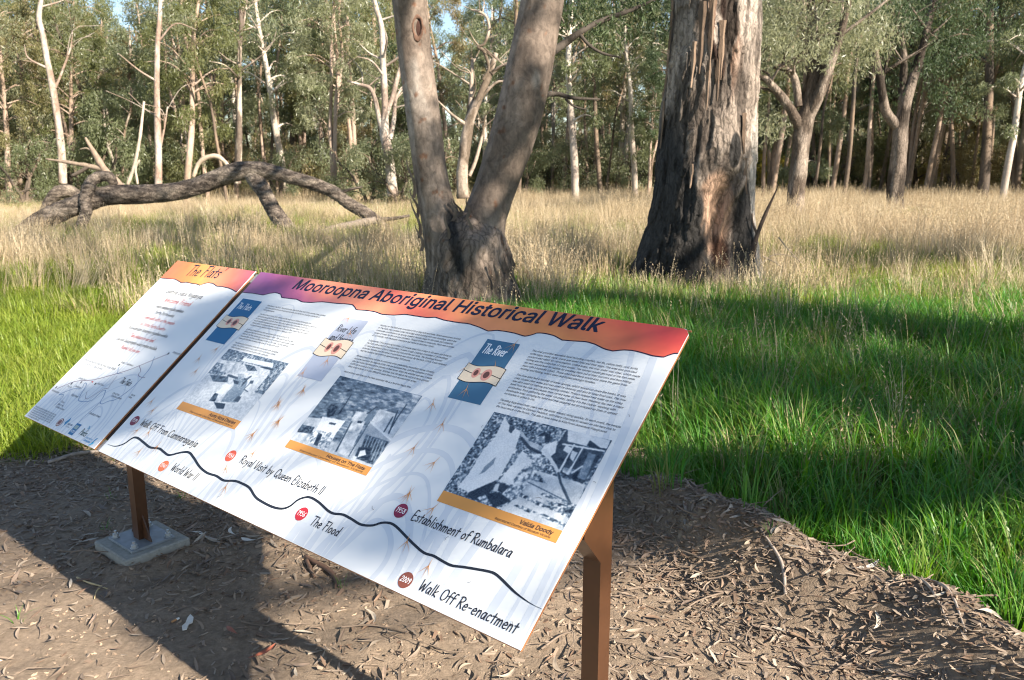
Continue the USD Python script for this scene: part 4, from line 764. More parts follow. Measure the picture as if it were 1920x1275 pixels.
# -- the fallen limb arching over the dry grass
LY = 20.0; log = thing('fallen_tree_limb', 'huge dead grey limb arching over the dry grass on two legs', 'fallen branch')
def log_disp(P, th, s, R): return R * .20 * (fbm(P * np.array([1.5, 4, 4]), 3, 61) - .5) + .04 * (fbm(P * np.array([5, 20, 20]), 4, 62) - .5)
def log_col(P, th, s, dr):
    k = ss(fbm(P * np.array([5, 20, 20]), 4, 62), .38, .62); c = mixc(np.array([.075, .060, .050]), np.array([.215, .175, .143]), k); return mixc(c, np.array([.30, .25, .20]), ss(fbm(P * np.array([1.2, 3, 3]), 3, 63), .58, .7) * .7)
def log_part(name, rows, sides=28, n=150):
    a, r_ = split4(rows); v, f, c = tube(a, r_, sides, n, log_disp, log_col); return obj(name, (v, f), M_furrow, log, smooth=True, cd=c)
log_part('main_limb', p3((20, 450, LY - .6, .16), (70, 418, LY - .5, .22), (130, 390, LY - .3, .235), (200, 367, LY, .245), (265, 364, LY, .23), (330, 359, LY, .215), (390, 342, LY, .215), (440, 323, LY, .225), (485, 320, LY, .22), (530, 328, LY, .165), (585, 344, LY, .155), (625, 360, LY, .155), (655, 382, LY, .145), (690, 403, LY, .15), (715, 420, LY - .1, .12), (745, 455, LY - .1, .08)), 40, 420)
log_part('leg', p3((470, 325, LY, .20), (492, 355, LY - .2, .19), (512, 392, LY - .3, .185), (535, 425, LY - .4, .20), (560, 458, LY - .5, .23)), 32, 130)
log_part('leg', p3((172, 345, LY - .3, .12), (160, 372, LY - .4, .13), (162, 395, LY - .45, .13), (152, 425, LY - .5, .12), (150, 455, LY - .5, .12)), 24, 90)
log_part('broken_stub', p3((160, 372, LY - .3, .15), (168, 345, LY - .2, .13), (185, 332, LY, .13), (205, 332, LY, .12), (214, 346, LY + .1, .10)), 22, 60)
log_part('dead_twig', p3((632, 362, LY, .05), (655, 356, LY, .04), (680, 350, LY, .015)), 8, 14); log_part('dead_twig', p3((700, 412, LY, .06), (735, 410, LY - .2, .05), (768, 404, LY - .3, .03)), 8, 16)
o = thing('dead_branch', 'weathered dead branch lying in the grass under the right end of the fallen limb', 'branch'); limb(o, p3((545, 455, LY - .8, .12), (600, 438, LY - .8, .11), (650, 424, LY - .6, .10), (705, 412, LY - .5, .09)), 12, 30, (.22, .18, .145), 'stem'); limb(o, p3((590, 436, LY - .8, .04), (605, 424, LY - .8, .03), (622, 436, LY - .8, .03)), 7, 10, (.07, .055, .045), 'twig')
o = thing('forked_dead_branch', 'pale forked dead branch reaching up behind the left end of the fallen limb', 'branch'); PY = 22.5
limb(o, p3((236, 362, PY, .13), (215, 340, PY, .12), (196, 318, PY, .10), (180, 292, PY, .075), (168, 272, PY, .05), (160, 258, PY, .03)), 12, 34, (.22, .165, .125), 'stem'); limb(o, p3((196, 318, PY, .085), (160, 310, PY, .06), (125, 304, PY, .045), (86, 298, PY, .02)), 10, 24, (.22, .17, .13), 'fork'); limb(o, p3((170, 310, PY, .06), (150, 322, PY, .05), (135, 330, PY, .04)), 8, 10, (.10, .08, .065), 'fork'); limb(o, p3((176, 284, PY, .04), (162, 278, PY, .03), (150, 280, PY, .015)), 7, 9, (.2, .16, .12), 'twig')
o = thing('rotting_log', 'rounded grey rotting log lying behind the left end of the fallen limb', 'log'); pp_, rr_ = split4(p3((80, 412, 28, .16), (94, 378, 28, .20), (112, 360, 28, .22), (134, 360, 28.2, .21), (152, 380, 28.4, .18), (164, 412, 28.6, .15))); v, f, c = tube(pp_, rr_, 26, 90, log_disp, log_col); obj('stem', (v, f), M_furrow, o, smooth=True, cd=c * .95)
o = thing('arched_branch', 'thin bleached branch bent in an arch behind the middle of the fallen limb', 'branch'); limb(o, p3((362, 332, 26, .06), (372, 308, 26, .07), (386, 296, 26, .075), (405, 293, 26, .075), (420, 302, 26, .07), (432, 318, 26, .065)), 10, 30, (.36, .29, .22), 'stem')
o = thing('leaning_stick', 'pale thin forked stick standing behind the fallen limb beside the dead fork', 'branch'); limb(o, p3((240, 345, 26, .06), (252, 310, 26, .05), (262, 260, 26, .05), (270, 190, 26.2, .035)), 8, 20, (.38, .31, .25), 'stem'); limb(o, p3((258, 345, 26, .04), (254, 315, 26, .04), (262, 300, 26, .03)), 7, 10, (.36, .3, .24), 'fork')
# ================================================================ the wood behind
def wood_tree(name, label, cat, stems, r_, ncl, per, crown_r, leaf_mat, bark, spread=1.0, ln=(.17, .27), wd=(.035, .055), bare=.0, group=None, low=.25, clr=(.55, 1.0)):
    """a tree at the origin: stems = list of rows (x, y, z, r); crown clumps hang from side branches all along the upper stems"""
    t = thing(name, label, cat, group=group); mb, cs, rs = MB(), [], []
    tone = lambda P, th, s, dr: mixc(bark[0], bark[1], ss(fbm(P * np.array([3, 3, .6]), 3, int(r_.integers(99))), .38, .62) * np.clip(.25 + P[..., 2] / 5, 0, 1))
    for st in stems:
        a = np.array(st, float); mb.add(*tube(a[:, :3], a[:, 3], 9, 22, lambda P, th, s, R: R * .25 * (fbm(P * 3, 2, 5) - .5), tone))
        sp = spline(a, 40); zt = a[-1, 2]
        for k in range(int(ncl / len(stems))):
            u = low + (1 - low) * r_.random() ** .8; b = sp[int(u * 39)]; an = r_.random() * 6.283; L = crown_r * spread * r_.uniform(*clr) * (1.15 - .55 * abs(u - .62))
            c = b[:3] + (math.cos(an) * L, math.sin(an) * L, r_.uniform(-.1, .9) * L * .6); cs.append(c); rs.append(r_.uniform(.5, 1.05) * .54)
            if k % 2 == 0: mb.add(*tube([b[:3], (b[:3] + c) / 2 + (0, 0, .18 * L), c], [max(b[3] * .40, .03), max(b[3] * .25, .02), .01], 5, 7, None, tone))
    obj('trunk', mb.out(), M_bark, t, smooth=True, cd=mb.col())
    if per:
        m = leaves(MB(), cs, rs, per, ln, wd, r_, droop=.8, flat=1.1); obj('crown', m.out(), leaf_mat, t)
    return t
def jitter_stem(r_, h, r0, lean=(0, 0), wob=.35, n=7, r1=.035):
    z = np.linspace(-.2, h, n); k = np.linspace(0, 1, n); w_ = np.cumsum(r_.normal(size=(n, 2)) * wob * .5, axis=0) * k[:, None]
    return np.column_stack([lean[0] * k * h + w_[:, 0], lean[1] * k * h + w_[:, 1], z, r0 * (1 - k) ** .8 + r1])
kinds = []
def grow(seed, name, label, cat, nst, h, r0, leaf, bark, ncl, per, cr, **kw):
    r_ = np.random.default_rng(seed); st = []
    for k in range(nst):
        an = r_.random() * 6.28; ln_ = (math.cos(an) * .09 * (nst > 1) + r_.normal() * .05, math.sin(an) * .09 * (nst > 1) + r_.normal() * .05); s = jitter_stem(r_, h * r_.uniform(.8, 1.05), r0 * r_.uniform(.7, 1), ln_); st.append(s)
    t = wood_tree(name, label, cat, st, r_, ncl, per, cr, leaf, bark, **kw); t.SetActive(True); return t
def put(prim, loc, rz, sc, label=None):
    p = prim; UsdGeom.Xformable(p).GetOrderedXformOps()[0].Set(Gf.Vec3d(*map(float, loc))); UsdGeom.Xformable(p).GetOrderedXformOps()[1].Set(math.degrees(rz)); UsdGeom.Xformable(p).GetOrderedXformOps()[2].Set(Gf.Vec3f(*([float(sc)] * 3)))

BK = {'pale': (PINK * .9, CREAM * 1.15), 'pink': (BROWN * 1.1, np.array([.38, .29, .235])), 'dark': (np.array([.06, .05, .042]), BROWN), 'grey': (BROWN * .8, GREYB * 1.2)}
spec0 = [('pole_gum_tree', 'thin bare pole of a young gum in the wood behind the dry grass', 1, 13, .07, 0, 'pink', 26, 70, 1.1), ('dark_pole_gum_tree', 'thin dark pole of a young gum in the wood behind the dry grass', 1, 13, .075, 1, 'dark', 26, 70, 1.1)]
spec0 += [('gum_sapling', 'young leafy gum sapling at the front of the wood', 2, 5.5, .05, 0, 'grey', 44, 150, 1.0), ('olive_sapling', 'young olive leaved sapling at the front of the wood', 2, 5.0, .05, 1, 'grey', 40, 150, 1.0)]
spec = [('slender_gum_tree', 'slender pale gum among the sunlit wood behind the dry grass', 1, 15, .15, 0, 'pale', 56, 150, 2.0), ('twin_stemmed_gum_tree', 'twin stemmed grey gum among the wood behind the dry grass', 2, 13, .15, 0, 'grey', 64, 140, 1.9),
        ('olive_gum_tree', 'olive leaved gum with a pinkish trunk in the wood behind the dry grass', 1, 14, .16, 1, 'pink', 60, 150, 2.1), ('dark_gum_tree', 'dark leaved gum with a blackish trunk in the wood behind the dry grass', 1, 15, .19, 2, 'dark', 60, 150, 2.2),
        ('clumped_gum_tree', 'gum of three thin stems from one base in the wood behind the dry grass', 3, 12, .11, 0, 'pink', 66, 130, 1.7), ('bushy_gum_tree', 'bushy grey green gum with low foliage in the wood behind the dry grass', 2, 9, .12, 0, 'grey', 70, 150, 1.7), ('tall_gum_tree', 'tall thick trunked gum in the wood behind the dry grass', 1, 18, .26, 1, 'dark', 66, 150, 2.6)] + spec0
wood_kinds = [grow(100 + i, s[0], s[1], 'tree', s[2], s[3], s[4], M_leaf[s[5]], BK[s[6]], int(s[7] * 1.1), s[8], s[9], group=s[1], low=.06 if 'sapling' in s[0] else .14 if 'bushy' in s[0] else .50 if 'pole' in s[0] else .30 if s[6] in ('pale', 'pink') else .28) for i, s in enumerate(spec)]
r_ = np.random.default_rng(77); placed = []
def free(x, y, dmin): return all((x - a) ** 2 + (y - b) ** 2 > dmin ** 2 for a, b in placed)
used = [False] * len(wood_kinds); count = 0
SECT = [(-9999, 110, 'behind the left end of the fallen limb'), (110, 290, 'between curved and straight white gums'), (290, 445, 'between straight white and two toned gums'), (445, 600, 'above the right of the fallen limb'), (600, 735, 'just left of the white forked gum'), (735, 880, 'behind the left forked stem'), (880, 1010, 'between the two forked stems'), (1010, 1240, 'between forked and burnt trunks'), (1240, 1500, 'between burnt trunk and broad gum'), (1500, 1680, 'between broad and spreading gums'), (1680, 1800, 'just right of the spreading gum'), (1800, 9999, 'far right in the wood')]
def lab(i, x, y, sc):
    px = CX + FPX * x / y * 1.02; where = next(t for a, b, t in SECT if a <= px < b)
    return f"{'small ' if sc < .88 else 'large ' if sc > 1.07 else ''}{short[i]} {where}, {'in front' if y < 46 else 'midway back' if y < 62 else 'deep back'}"
short = ('slender pale gum', 'twin stemmed gum', 'olive leaved gum', 'dark leaved gum', 'three stemmed gum', 'bushy gum', 'thick trunked gum', 'thin pole gum', 'thin dark pole gum', 'grey leaved sapling', 'olive leaved sapling')
# hero trunks reserve their spots
for px, y in ((1490, 24), (1680, 27), (735, 36), (105, 35), (297, 36), (450, 38), (880, 33)): q = at(px, 350, y); placed.append((q[0], y))
while count < 330:
    y = 33 + 55 * r_.random() ** 1.2; x = y * r_.uniform(-.80, .80)
    if y < 40 and abs(x) < 6 and r_.random() < .6: continue
    if not free(x, y, 1.3 if y > 45 else 1.8): continue
    placed.append((x, y)); i = int(r_.choice(len(wood_kinds), p=[.16, .09, .14, .06, .10, .08, .04, .13, .08, .07, .05])) if x < 8 else int(r_.choice(len(wood_kinds), p=[.10, .07, .09, .13, .08, .05, .06, .13, .20, .04, .05]))
    if i == 5 and 38 > y: continue
    pxx = CX + FPX * x / y * 1.02; sc, rz, loc = r_.uniform(.75, 1.2) * (.5 if 785 < pxx < 850 or 1200 < pxx < 1275 else 1), r_.random() * 6.283, (x, y, float(height(np.array([x]), np.array([y]), False)[0]) - .05)
    if not used[i]: used[i] = True; put(wood_kinds[i], loc, rz, sc); tag(wood_kinds[i], lab(i, x, y, sc))
    else: copy_of(wood_kinds[i], spec[i][0], loc, rz, [sc] * 3, lab(i, x, y, sc), spec[i][1])
    count += 1

for k in range(75):                                                   # the thicket of leaning poles at the right and in the middle
    y = r_.uniform(38, 66); px = r_.uniform(1420, 1990) if k < 48 else r_.uniform(1000, 1240) if k < 62 else r_.uniform(100, 700); x = (px - CX) / FPX * y * .98
    if not free(x, y, .9): continue
    placed.append((x, y)); i = 8 if r_.random() < .55 else 7; sc = r_.uniform(.8, 1.15); o_ = copy_of(wood_kinds[i], spec[i][0], (x, y, -.05), r_.random() * 6.283, [sc * 1.25, sc * 1.25, sc], lab(i, x, y, sc), spec[i][1])
# shrubs under the wood
sh = []
for i, (nm, lab, leaf, cat) in enumerate((('grey_shrub', 'round grey green shrub at the foot of the wood', M_leaf[0], 'shrub'), ('olive_shrub', 'low olive shrub at the foot of the wood', M_leaf[1], 'shrub'), ('wattle_shrub', 'yellow flowering wattle shrub inside the wood', M_wattle, 'shrub'))):
    sh.append((grow(200 + i, nm, lab, cat, 3, 2.6, .04, leaf, BK['dark'], 30, 150, .9, group=lab, low=.05, ln=(.09, .15), wd=(.02, .04)), nm, lab))
spots = [(0, px, y, s) for px, y, s in ((690, 34, 1.1), (745, 33, 1.0), (800, 33.5, 1.15), (640, 38, 1.0), (200, 36, 1.2), (130, 38, 1.2), (330, 39, 1.1), (40, 34, 1.1), (520, 40, 1.0), (980, 40, 1.0), (1090, 43, 1.2), (1180, 42, 1.1))] + [(1, px, y, s) for px, y, s in ((585, 44, 1.0), (420, 45, 1.2), (860, 45, 1.1), (1230, 46, 1.3), (1440, 50, 1.3), (1580, 48, 1.2), (1790, 46, 1.2), (1880, 48, 1.4), (280, 47, 1.2), (1050, 52, 1.4), (60, 47, 1.3), (720, 50, 1.3))] + [(2, px, y, s) for px, y, s in ((1745, 52, .9), (1455, 47, 1.0), (1075, 55, 1.0), (560, 54, .8), (955, 48, .6), (1430, 49, 1.1), (1810, 55, .8))]
first = [True] * 3
for k, px, y, s in spots:
    q = at(px, 350, y); loc = (q[0], y, -.05); rz = r_.random() * 6.28; p_, nm, lb_ = sh[k]; l2 = lb_.replace(' at the foot of the wood', '').replace(' inside the wood', '') + ' ' + next(t for a, b, t in SECT if a <= px < b) + (', farther back' if y > 50 else '')
    if px in (640, 1090, 1180, 420, 1050, 1880, 1455): l2 += (' and larger' if s > 1.05 else ' and smaller')
    if first[k]: first[k] = False; put(p_, loc, rz, s); tag(p_, l2)
    else: copy_of(p_, nm, loc, rz, [s] * 3, l2, lb_)

for k in range(64):                                                   # the wood goes on to either side of the view
    y = r_.uniform(30, 80); x = y * r_.uniform(.80, 1.25) * (1 if k % 2 else -1)
    if not free(x, y, 2.5): continue
    placed.append((x, y)); i = int(r_.integers(0, 9)); sc = r_.uniform(.8, 1.15); copy_of(wood_kinds[i], spec[i][0], (x, y, -.05), r_.random() * 6.283, [sc] * 3, f"{short[i]} in the wood past the {'right' if k % 2 else 'left'} edge of the view", spec[i][1])
# alike neighbours are told apart by their order from left to right
byl = {}
for p_ in stage.GetPrimAtPath('/World').GetChildren():
    l_ = p_.GetCustomDataByKey('label')
    if l_ and p_.GetCustomDataByKey('group'): o_ = UsdGeom.Xformable(p_).GetOrderedXformOps()[0].Get(); byl.setdefault(l_, []).append((o_[0] / o_[1], p_))
for l_, ps_ in byl.items():
    if len(ps_) > 1:
        ps_.sort(key=lambda t: t[0]); n_ = len(ps_); word = [f'{q_} from left' for q_ in ('first', 'second', 'third', 'fourth', 'fifth', 'sixth', 'seventh', 'eighth', 'ninth', 'tenth', 'eleventh', 'twelfth')[:n_]] if n_ > 4 else ['leftmost'] + ([] if n_ == 2 else ['middle one'] if n_ == 3 else ['second from left', 'third from left', 'fourth from left', 'fifth from left'][:n_ - 2]) + ['rightmost']
        for (_, p_), w_ in zip(ps_, word): p_.SetCustomDataByKey('label', f'{l_}, {w_}')
# the further wood, one mass behind the trees one can tell apart
pi = UsdGeom.PointInstancer.Define(stage, '/World/distant_wood'); tag(pi.GetPrim(), 'far off mass of gums closing the view behind the wood', 'wood', None, 'stuff')
protos, N = [], 170
for i in (0, 2, 3, 5):
    pr_ = UsdGeom.Xform.Define(stage, f'/World/distant_wood/{spec[i][0]}'); pr_.GetPrim().GetReferences().AddInternalReference(wood_kinds[i].GetPath()); pr_.GetPrim().ClearCustomData() if False else None
    ops = UsdGeom.Xformable(pr_).GetOrderedXformOps(); ops[0].Set(Gf.Vec3d(0, 0, 0)); ops[1].Set(0.0); ops[2].Set(Gf.Vec3f(1, 1, 1)); protos.append(pr_.GetPath())
pi.CreatePrototypesRel().SetTargets(protos)
yy = r_.uniform(86, 150, N); xx = yy * r_.uniform(-1.15, 1.15, N); pxx = CX + FPX * xx / yy * 1.02; gap = ((pxx > 770) & (pxx < 860)) | ((pxx > 1190) & (pxx < 1285)); yy[gap] += 130; xx[gap] *= yy[gap] / (yy[gap] - 130); a = r_.random(N) * np.pi
pi.CreateProtoIndicesAttr(Vt.IntArray.FromNumpy(r_.integers(0, 4, N).astype(np.int32))); pi.CreatePositionsAttr(Vt.Vec3fArray.FromNumpy(np.column_stack([xx, yy, -.1 + 0 * xx]).astype(np.float32)))
pi.CreateOrientationsAttr(Vt.QuathArray([Gf.Quath(float(math.cos(t)), 0, 0, float(math.sin(t))) for t in a])); s_ = r_.uniform(.9, 1.3, N); pi.CreateScalesAttr(Vt.Vec3fArray.FromNumpy(np.repeat(s_[:, None], 3, 1).astype(np.float32)))

# ---- trees of the middle distance that can be told apart, stem by stem
def hero(name, label, y, stems, bark, leaf, clumps, rad, per, ln=(.12, .2), wd=(.022, .036), thin=1.0):
    base = at(stems[0][0][0], stems[0][0][1], y); base[2] = 0; t = thing(name, label, 'tree', base); r_ = np.random.default_rng(len(name) + int(y))
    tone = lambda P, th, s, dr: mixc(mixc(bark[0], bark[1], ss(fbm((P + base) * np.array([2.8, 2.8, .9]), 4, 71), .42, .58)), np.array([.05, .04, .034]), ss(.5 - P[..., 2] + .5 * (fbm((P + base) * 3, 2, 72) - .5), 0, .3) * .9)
    mb = MB()
    for st in stems:
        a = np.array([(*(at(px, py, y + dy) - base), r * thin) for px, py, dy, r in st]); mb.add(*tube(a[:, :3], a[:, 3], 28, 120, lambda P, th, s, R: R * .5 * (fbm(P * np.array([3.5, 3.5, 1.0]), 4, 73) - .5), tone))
        for k in range(5):
            sp_ = spline(a, 30); b_ = sp_[int(r_.integers(14, 29))]; an = r_.random() * 6.28; L = r_.uniform(.8, 2.2); e_ = b_[:3] + np.array([math.cos(an) * L, math.sin(an) * L * .7, L * r_.uniform(.2, 1.0)]); mb.add(*tube([b_[:3], (b_[:3] + e_) / 2 + r_.normal(size=3) * .12 * L, e_], [b_[3] * .45, b_[3] * .3, .01], 7, 10, None, tone))
    obj('trunk', mb.out(), M_flaky if bark[0].mean() < .1 else M_stem, t, smooth=True, cd=mb.col())
    cs = np.array([at(px, py, y + dy) - base for px, py, dy in clumps]); cs = np.repeat(cs, 3, 0) + r_.normal(size=(3 * len(cs), 3)) * rad * .9
    m = leaves(MB(), cs, rad, per, ln, wd, r_); obj('crown', m.out(), leaf, t); return t
hero('broad_gum_tree', 'grey gum with a long pale limb leaning right, just right of the burnt trunk', 24.5,
     [[(1485, 425, 0, .40), (1490, 400, 0, .37), (1494, 350, 0, .35), (1499, 290, 0, .33), (1507, 235, 0, .34), (1520, 190, 0, .30), (1530, 140, 0, .26), (1528, 80, .2, .19), (1520, 0, .3, .14), (1515, -80, .4, .1)], [(1512, 225, 0, .24), (1535, 180, -.2, .23), (1555, 120, -.3, .21), (1572, 75, -.4, .16), (1590, 10, -.5, .12), (1610, -70, -.5, .09)],
      [(1500, 240, 0, .22), (1482, 205, -.2, .18), (1460, 175, -.3, .16), (1438, 150, -.4, .13), (1420, 140, -.4, .09), (1400, 110, -.4, .06)], [(1498, 200, 0, .16), (1490, 150, .1, .15), (1475, 130, .1, .13), (1450, 125, .2, .08)], [(1508, 190, .1, .12), (1512, 110, .2, .10), (1508, 30, .2, .08), (1500, -40, .2, .05)]],
     (np.array([.105, .080, .062]), np.array([.27, .22, .18])), M_leaf[0], [(px, py, dy) for px, py, dy in ((1410, 20, 0), (1550, 90, .5), (1450, 60, -.5), (1480, 30, .2), (1530, 20, -.8), (1570, 40, -1), (1440, 100, 0), (1600, 60, -.6), (1500, 80, .5), (1560, -10, 0), (1420, 30, .2), (1620, 20, .3), (1470, -20, 0), (1540, 60, 1), (1430, 180, .3), (1590, 100, 1.2), (1455, 215, 1.0))], .7, 230, thin=.74)
hero('spreading_gum_tree', 'dark limbed gum with a stout pale base forking wide at the right of the field', 27,
     [[(1677, 400, 0, .42), (1678, 375, 0, .38), (1682, 320, 0, .36), (1686, 270, 0, .34), (1690, 230, 0, .30), (1700, 185, 0, .24), (1718, 130, .2, .20), (1735, 70, .2, .16), (1750, 0, .3, .12), (1760, -60, .3, .08)], [(1684, 240, 0, .22), (1660, 205, -.1, .20), (1650, 150, -.2, .17), (1640, 95, -.2, .13), (1628, 40, -.3, .09), (1622, -30, -.3, .06)],
      [(1690, 215, 0, .18), (1692, 160, .2, .17), (1695, 110, .2, .13), (1690, 60, .2, .10), (1705, 0, .3, .07)], [(1652, 140, -.2, .08), (1690, 115, -.4, .07), (1725, 95, -.5, .05)], [(1655, 150, 0, .07), (1670, 90, 0, .06), (1690, 40, .2, .04)]],
     (np.array([.05, .039, .031]), np.array([.20, .16, .13])), M_leaf[2], [(px, py, dy) for px, py, dy in ((1720, 20, 0), (1760, 40, .5), (1640, 10, -.3), (1800, 60, .6), (1690, 0, 0), (1740, 90, .8), (1780, 0, .2), (1610, 40, -.3), (1830, 20, .8), (1700, 60, -.8), (1655, 60, .6), (1815, 110, .8), (1770, -40, .5))], .75, 230, thin=.72)
hero('white_forked_gum_tree', 'slim white gum with bare forked upper limbs left of the forked trunk', 33,
     [[(737, 368, 0, .27), (733, 335, 0, .25), (728, 290, 0, .23), (721, 250, 0, .21), (722, 205, 0, .17), (720, 160, 0, .15), (718, 100, 0, .13), (715, 50, 0, .12), (704, 10, 0, .10), (690, -50, 0, .07)], [(722, 260, 0, .14), (712, 225, 0, .12), (703, 185, 0, .10), (693, 165, 0, .09), (672, 158, 0, .06), (652, 152, 0, .03)], [(724, 215, 0, .12), (735, 185, .2, .11), (744, 150, .2, .10), (755, 110, .3, .08), (765, 60, .4, .05)], [(731, 262, 0, .12), (738, 225, .3, .11), (742, 185, .4, .08), (755, 165, .5, .05)]],
     (np.array([.26, .20, .165]), np.array([.44, .38, .33])), M_leaf[1], [(px, py, dy) for px, py, dy in ((690, 20, .5), (660, 50, .6), (740, 40, .8), (720, -10, .3), (640, 20, .5), (770, 90, 1.0))], .6, 90, thin=.85)
hero('dead_limbed_gum_tree', 'leaning brown gum with curling bleached dead limbs, seen between the forked stems', 29,
     [[(868, 372, 0, .22), (866, 320, 0, .20), (872, 275, 0, .19), (880, 230, 0, .17), (898, 185, 0, .14), (915, 145, .2, .12), (930, 100, .3, .08)], [(872, 265, 0, .13), (882, 205, .2, .12), (884, 165, .2, .08), (886, 110, .2, .05)], [(905, 150, -.2, .06), (916, 128, -.2, .05), (908, 98, -.2, .06), (896, 88, -.2, .04), (908, 82, -.2, .05), (917, 55, -.2, .05), (912, 32, -.2, .05), (898, 22, -.2, .04), (883, 18, -.2, .02)], [(908, 90, -.2, .03), (925, 105, -.2, .03), (945, 122, -.2, .015)], [(880, 330, .2, .06), (892, 300, .2, .06), (905, 250, .3, .05), (910, 215, .3, .02)]],
     (np.array([.13, .10, .075]), np.array([.36, .29, .235])), M_leaf[0], [(px, py, dy) for px, py, dy in ((850, 60, 1.5), (940, 80, 1.5), (900, 30, 2), (860, 140, 1.5), (830, 110, 2), (850, 215, 2))], .6, 110)
hero('curved_gum_tree', 'tall pale gum with a gently curved trunk near the left edge', 35,
     [[(118, 345, 0, .25), (115, 285, 0, .23), (108, 225, 0, .21), (100, 170, 0, .20), (88, 110, 0, .17), (80, 65, 0, .16), (73, 35, 0, .15), (78, -10, 0, .12), (80, -80, 0, .1)], [(104, 165, 0, .08), (118, 130, .2, .07), (132, 90, .3, .05), (136, 60, .3, .03)]], (np.array([.25, .18, .14]), np.array([.42, .36, .31])), M_leaf[0], [(px, py, dy) for px, py, dy in ((60, 20, .5), (110, 40, .8), (140, 100, .8), (40, 70, .7), (90, -20, .4), (150, 30, 1))], .65, 100, thin=.66)
hero('straight_gum_tree', 'straight slim white gum standing alone above the pale arched branch', 32,
     [[(297, 350, 0, .21), (297, 290, 0, .19), (295, 220, 0, .175), (294, 150, 0, .16), (296, 80, 0, .14), (300, 20, 0, .12), (302, -70, 0, .1)], [(298, 290, .1, .07), (308, 240, .2, .06), (314, 200, .2, .03)]], (np.array([.30, .215, .17]), np.array([.46, .39, .34])), M_leaf[0], [(px, py, dy) for px, py, dy in ((320, -20, .5), (270, 10, .9), (340, 40, 1.2), (290, -60, .4))], .6, 90, thin=.64)
hero('two_toned_gum_tree', 'slim straight gum, dark below and white above, behind the crest of the fallen limb', 36,
     [[(446, 345, 0, .20), (448, 280, 0, .19), (449, 210, 0, .17), (449, 150, 0, .15), (450, 90, 0, .13), (452, 40, 0, .12), (448, -20, 0, .1)], [(451, 70, 0, .08), (458, 35, .1, .07), (463, 0, .1, .05)]], (np.array([.14, .11, .09]), np.array([.50, .42, .34])), M_leaf[0], [(px, py, dy) for px, py, dy in ((430, 20, .7), (480, 40, .8), (460, -30, .4), (410, 70, .9))], .6, 100, thin=.64)
# ================================================================ gums beside and behind the viewer, whose crowns shade the clearing
LIT = np.array([ground(x, y) for x, y in ((120, 1150), (80, 1090), (200, 1180), (150, 1250), (560, 1060), (600, 1020), (560, 1220), (500, 1200), (650, 1120), (800, 1180), (900, 1250), (1050, 1180), (1200, 1200), (1250, 1050), (1350, 1150), (1480, 1200), (60, 620), (60, 720), (180, 680), (130, 780), (1560, 560), (1700, 565), (1850, 570), (1220, 570), (1600, 1040), (1750, 1080), (1400, 960), (1500, 1000), (1650, 1060), (1850, 1120), (1300, 920), (1420, 900), (1560, 970))] + [(2.85, 10.4, 2.75), (3.0, 10.4, 3.1), (2.7, 10.4, 3.3), (2.45, 10.3, 1.0), (-.95, 8.7, 2.35), (-1.1, 8.7, 2.8)] + [tuple(B0 + e3 * a + v3 * b) for a, b in ((.35, .15), (.5, .4), (.6, .7), (.75, .2), (.7, .5), (-.5, .5), (-.4, .8), (-.55, .3))])
def shade_tree(label, base, clumps, leaf, rad=.55, per=150, r0=.35, stems=1, off=0.0, ln=(.12, .2), wd=(.03, .05)):
    """clumps: (ground/thing point that lies in its shade, metres up the sun's ray)"""
    cs = np.array([np.asarray(p, float) + SUN * t for p, t in clumps])
    w_ = cs[:, None] - LIT[None]; dist = np.linalg.norm(w_ - (w_ @ SUN)[..., None] * SUN, axis=2).min(1); cs = cs[dist > (rad * .9 + .05 if not off else .12)]
    if off: print('kept', len(cs), len(clumps))
    if off: base = tuple(cs[:, :2].mean(0) + off * np.array([.64, .77]))
    t_ = thing('shading_gum_tree', label, 'tree', (base[0], base[1], 0)); o = np.array([base[0], base[1], 0.]); r_ = np.random.default_rng(int(abs(base[0] * 10)))
    top = cs.mean(0); tone = lambda P, th, s, dr: mixc(PINK * .8, CREAM, ss(fbm(P * np.array([2, 2, .6]), 3, 81), .4, .6)); mb = MB()
    mb.add(*tube([(0, 0, -.3), (.1, .1, top[2] * .35), (*((top - o)[:2] * .35), top[2] * .72), (*((top - o)[:2] * .9), top[2] + .5)], [r0, r0 * .8, r0 * .55, r0 * .2], 18, 40, None, tone))
    hub = np.array([*((top - o)[:2] * .35), top[2] * .72])
    for c in cs[::3]: c = c - o; mb.add(*tube([hub, (hub + c) / 2 + (0, 0, .4), c], [.10, .06, .015], 7, 10, None, tone))
    obj('trunk', mb.out(), M_bark, t_, smooth=True, cd=mb.col()); m = leaves(MB(), cs - o, rad, per, ln, wd, r_); obj('crown', m.out(), leaf, t_); return t_
def spread(poly_px, n, t, z=0.0, seed=0):
    """n points spread over a patch of the ground given by its outline in the photograph"""
    r_ = np.random.default_rng(seed); P = Polygon([tuple(ground(x, y, z)[:2]) for x, y in poly_px]); lo, hi = np.array(P.bounds[:2]), np.array(P.bounds[2:]); out = []
    while len(out) < n:
        q = lo + (hi - lo) * r_.random(2)
        if P.contains(shapely.Point(q)): out.append(((q[0], q[1], z), t + r_.uniform(-1.5, 1.5)))
    return out
def along(pts, t, j=.35, seed=1):
    r_ = np.random.default_rng(seed); return [(np.asarray(p, float) + r_.normal(size=3) * j * .5, t + r_.uniform(-.8, .8)) for p in pts]
def onpanel(us, vs): return [np.array([B0[0], B0[1], B0[2]]) + e3 * a + v3 * b for a in us for b in vs]
sA = spread([(1190, 610), (1420, 575), (1600, 590), (1920, 640), (1990, 1010), (1850, 1000), (1560, 900), (1240, 830)], 34, 15, .2, 1)
shade_tree('leafy gum behind the viewer on the right shading the green grass', (13.4, -4.2), sA, M_leaf[0], .55, 260, .4)
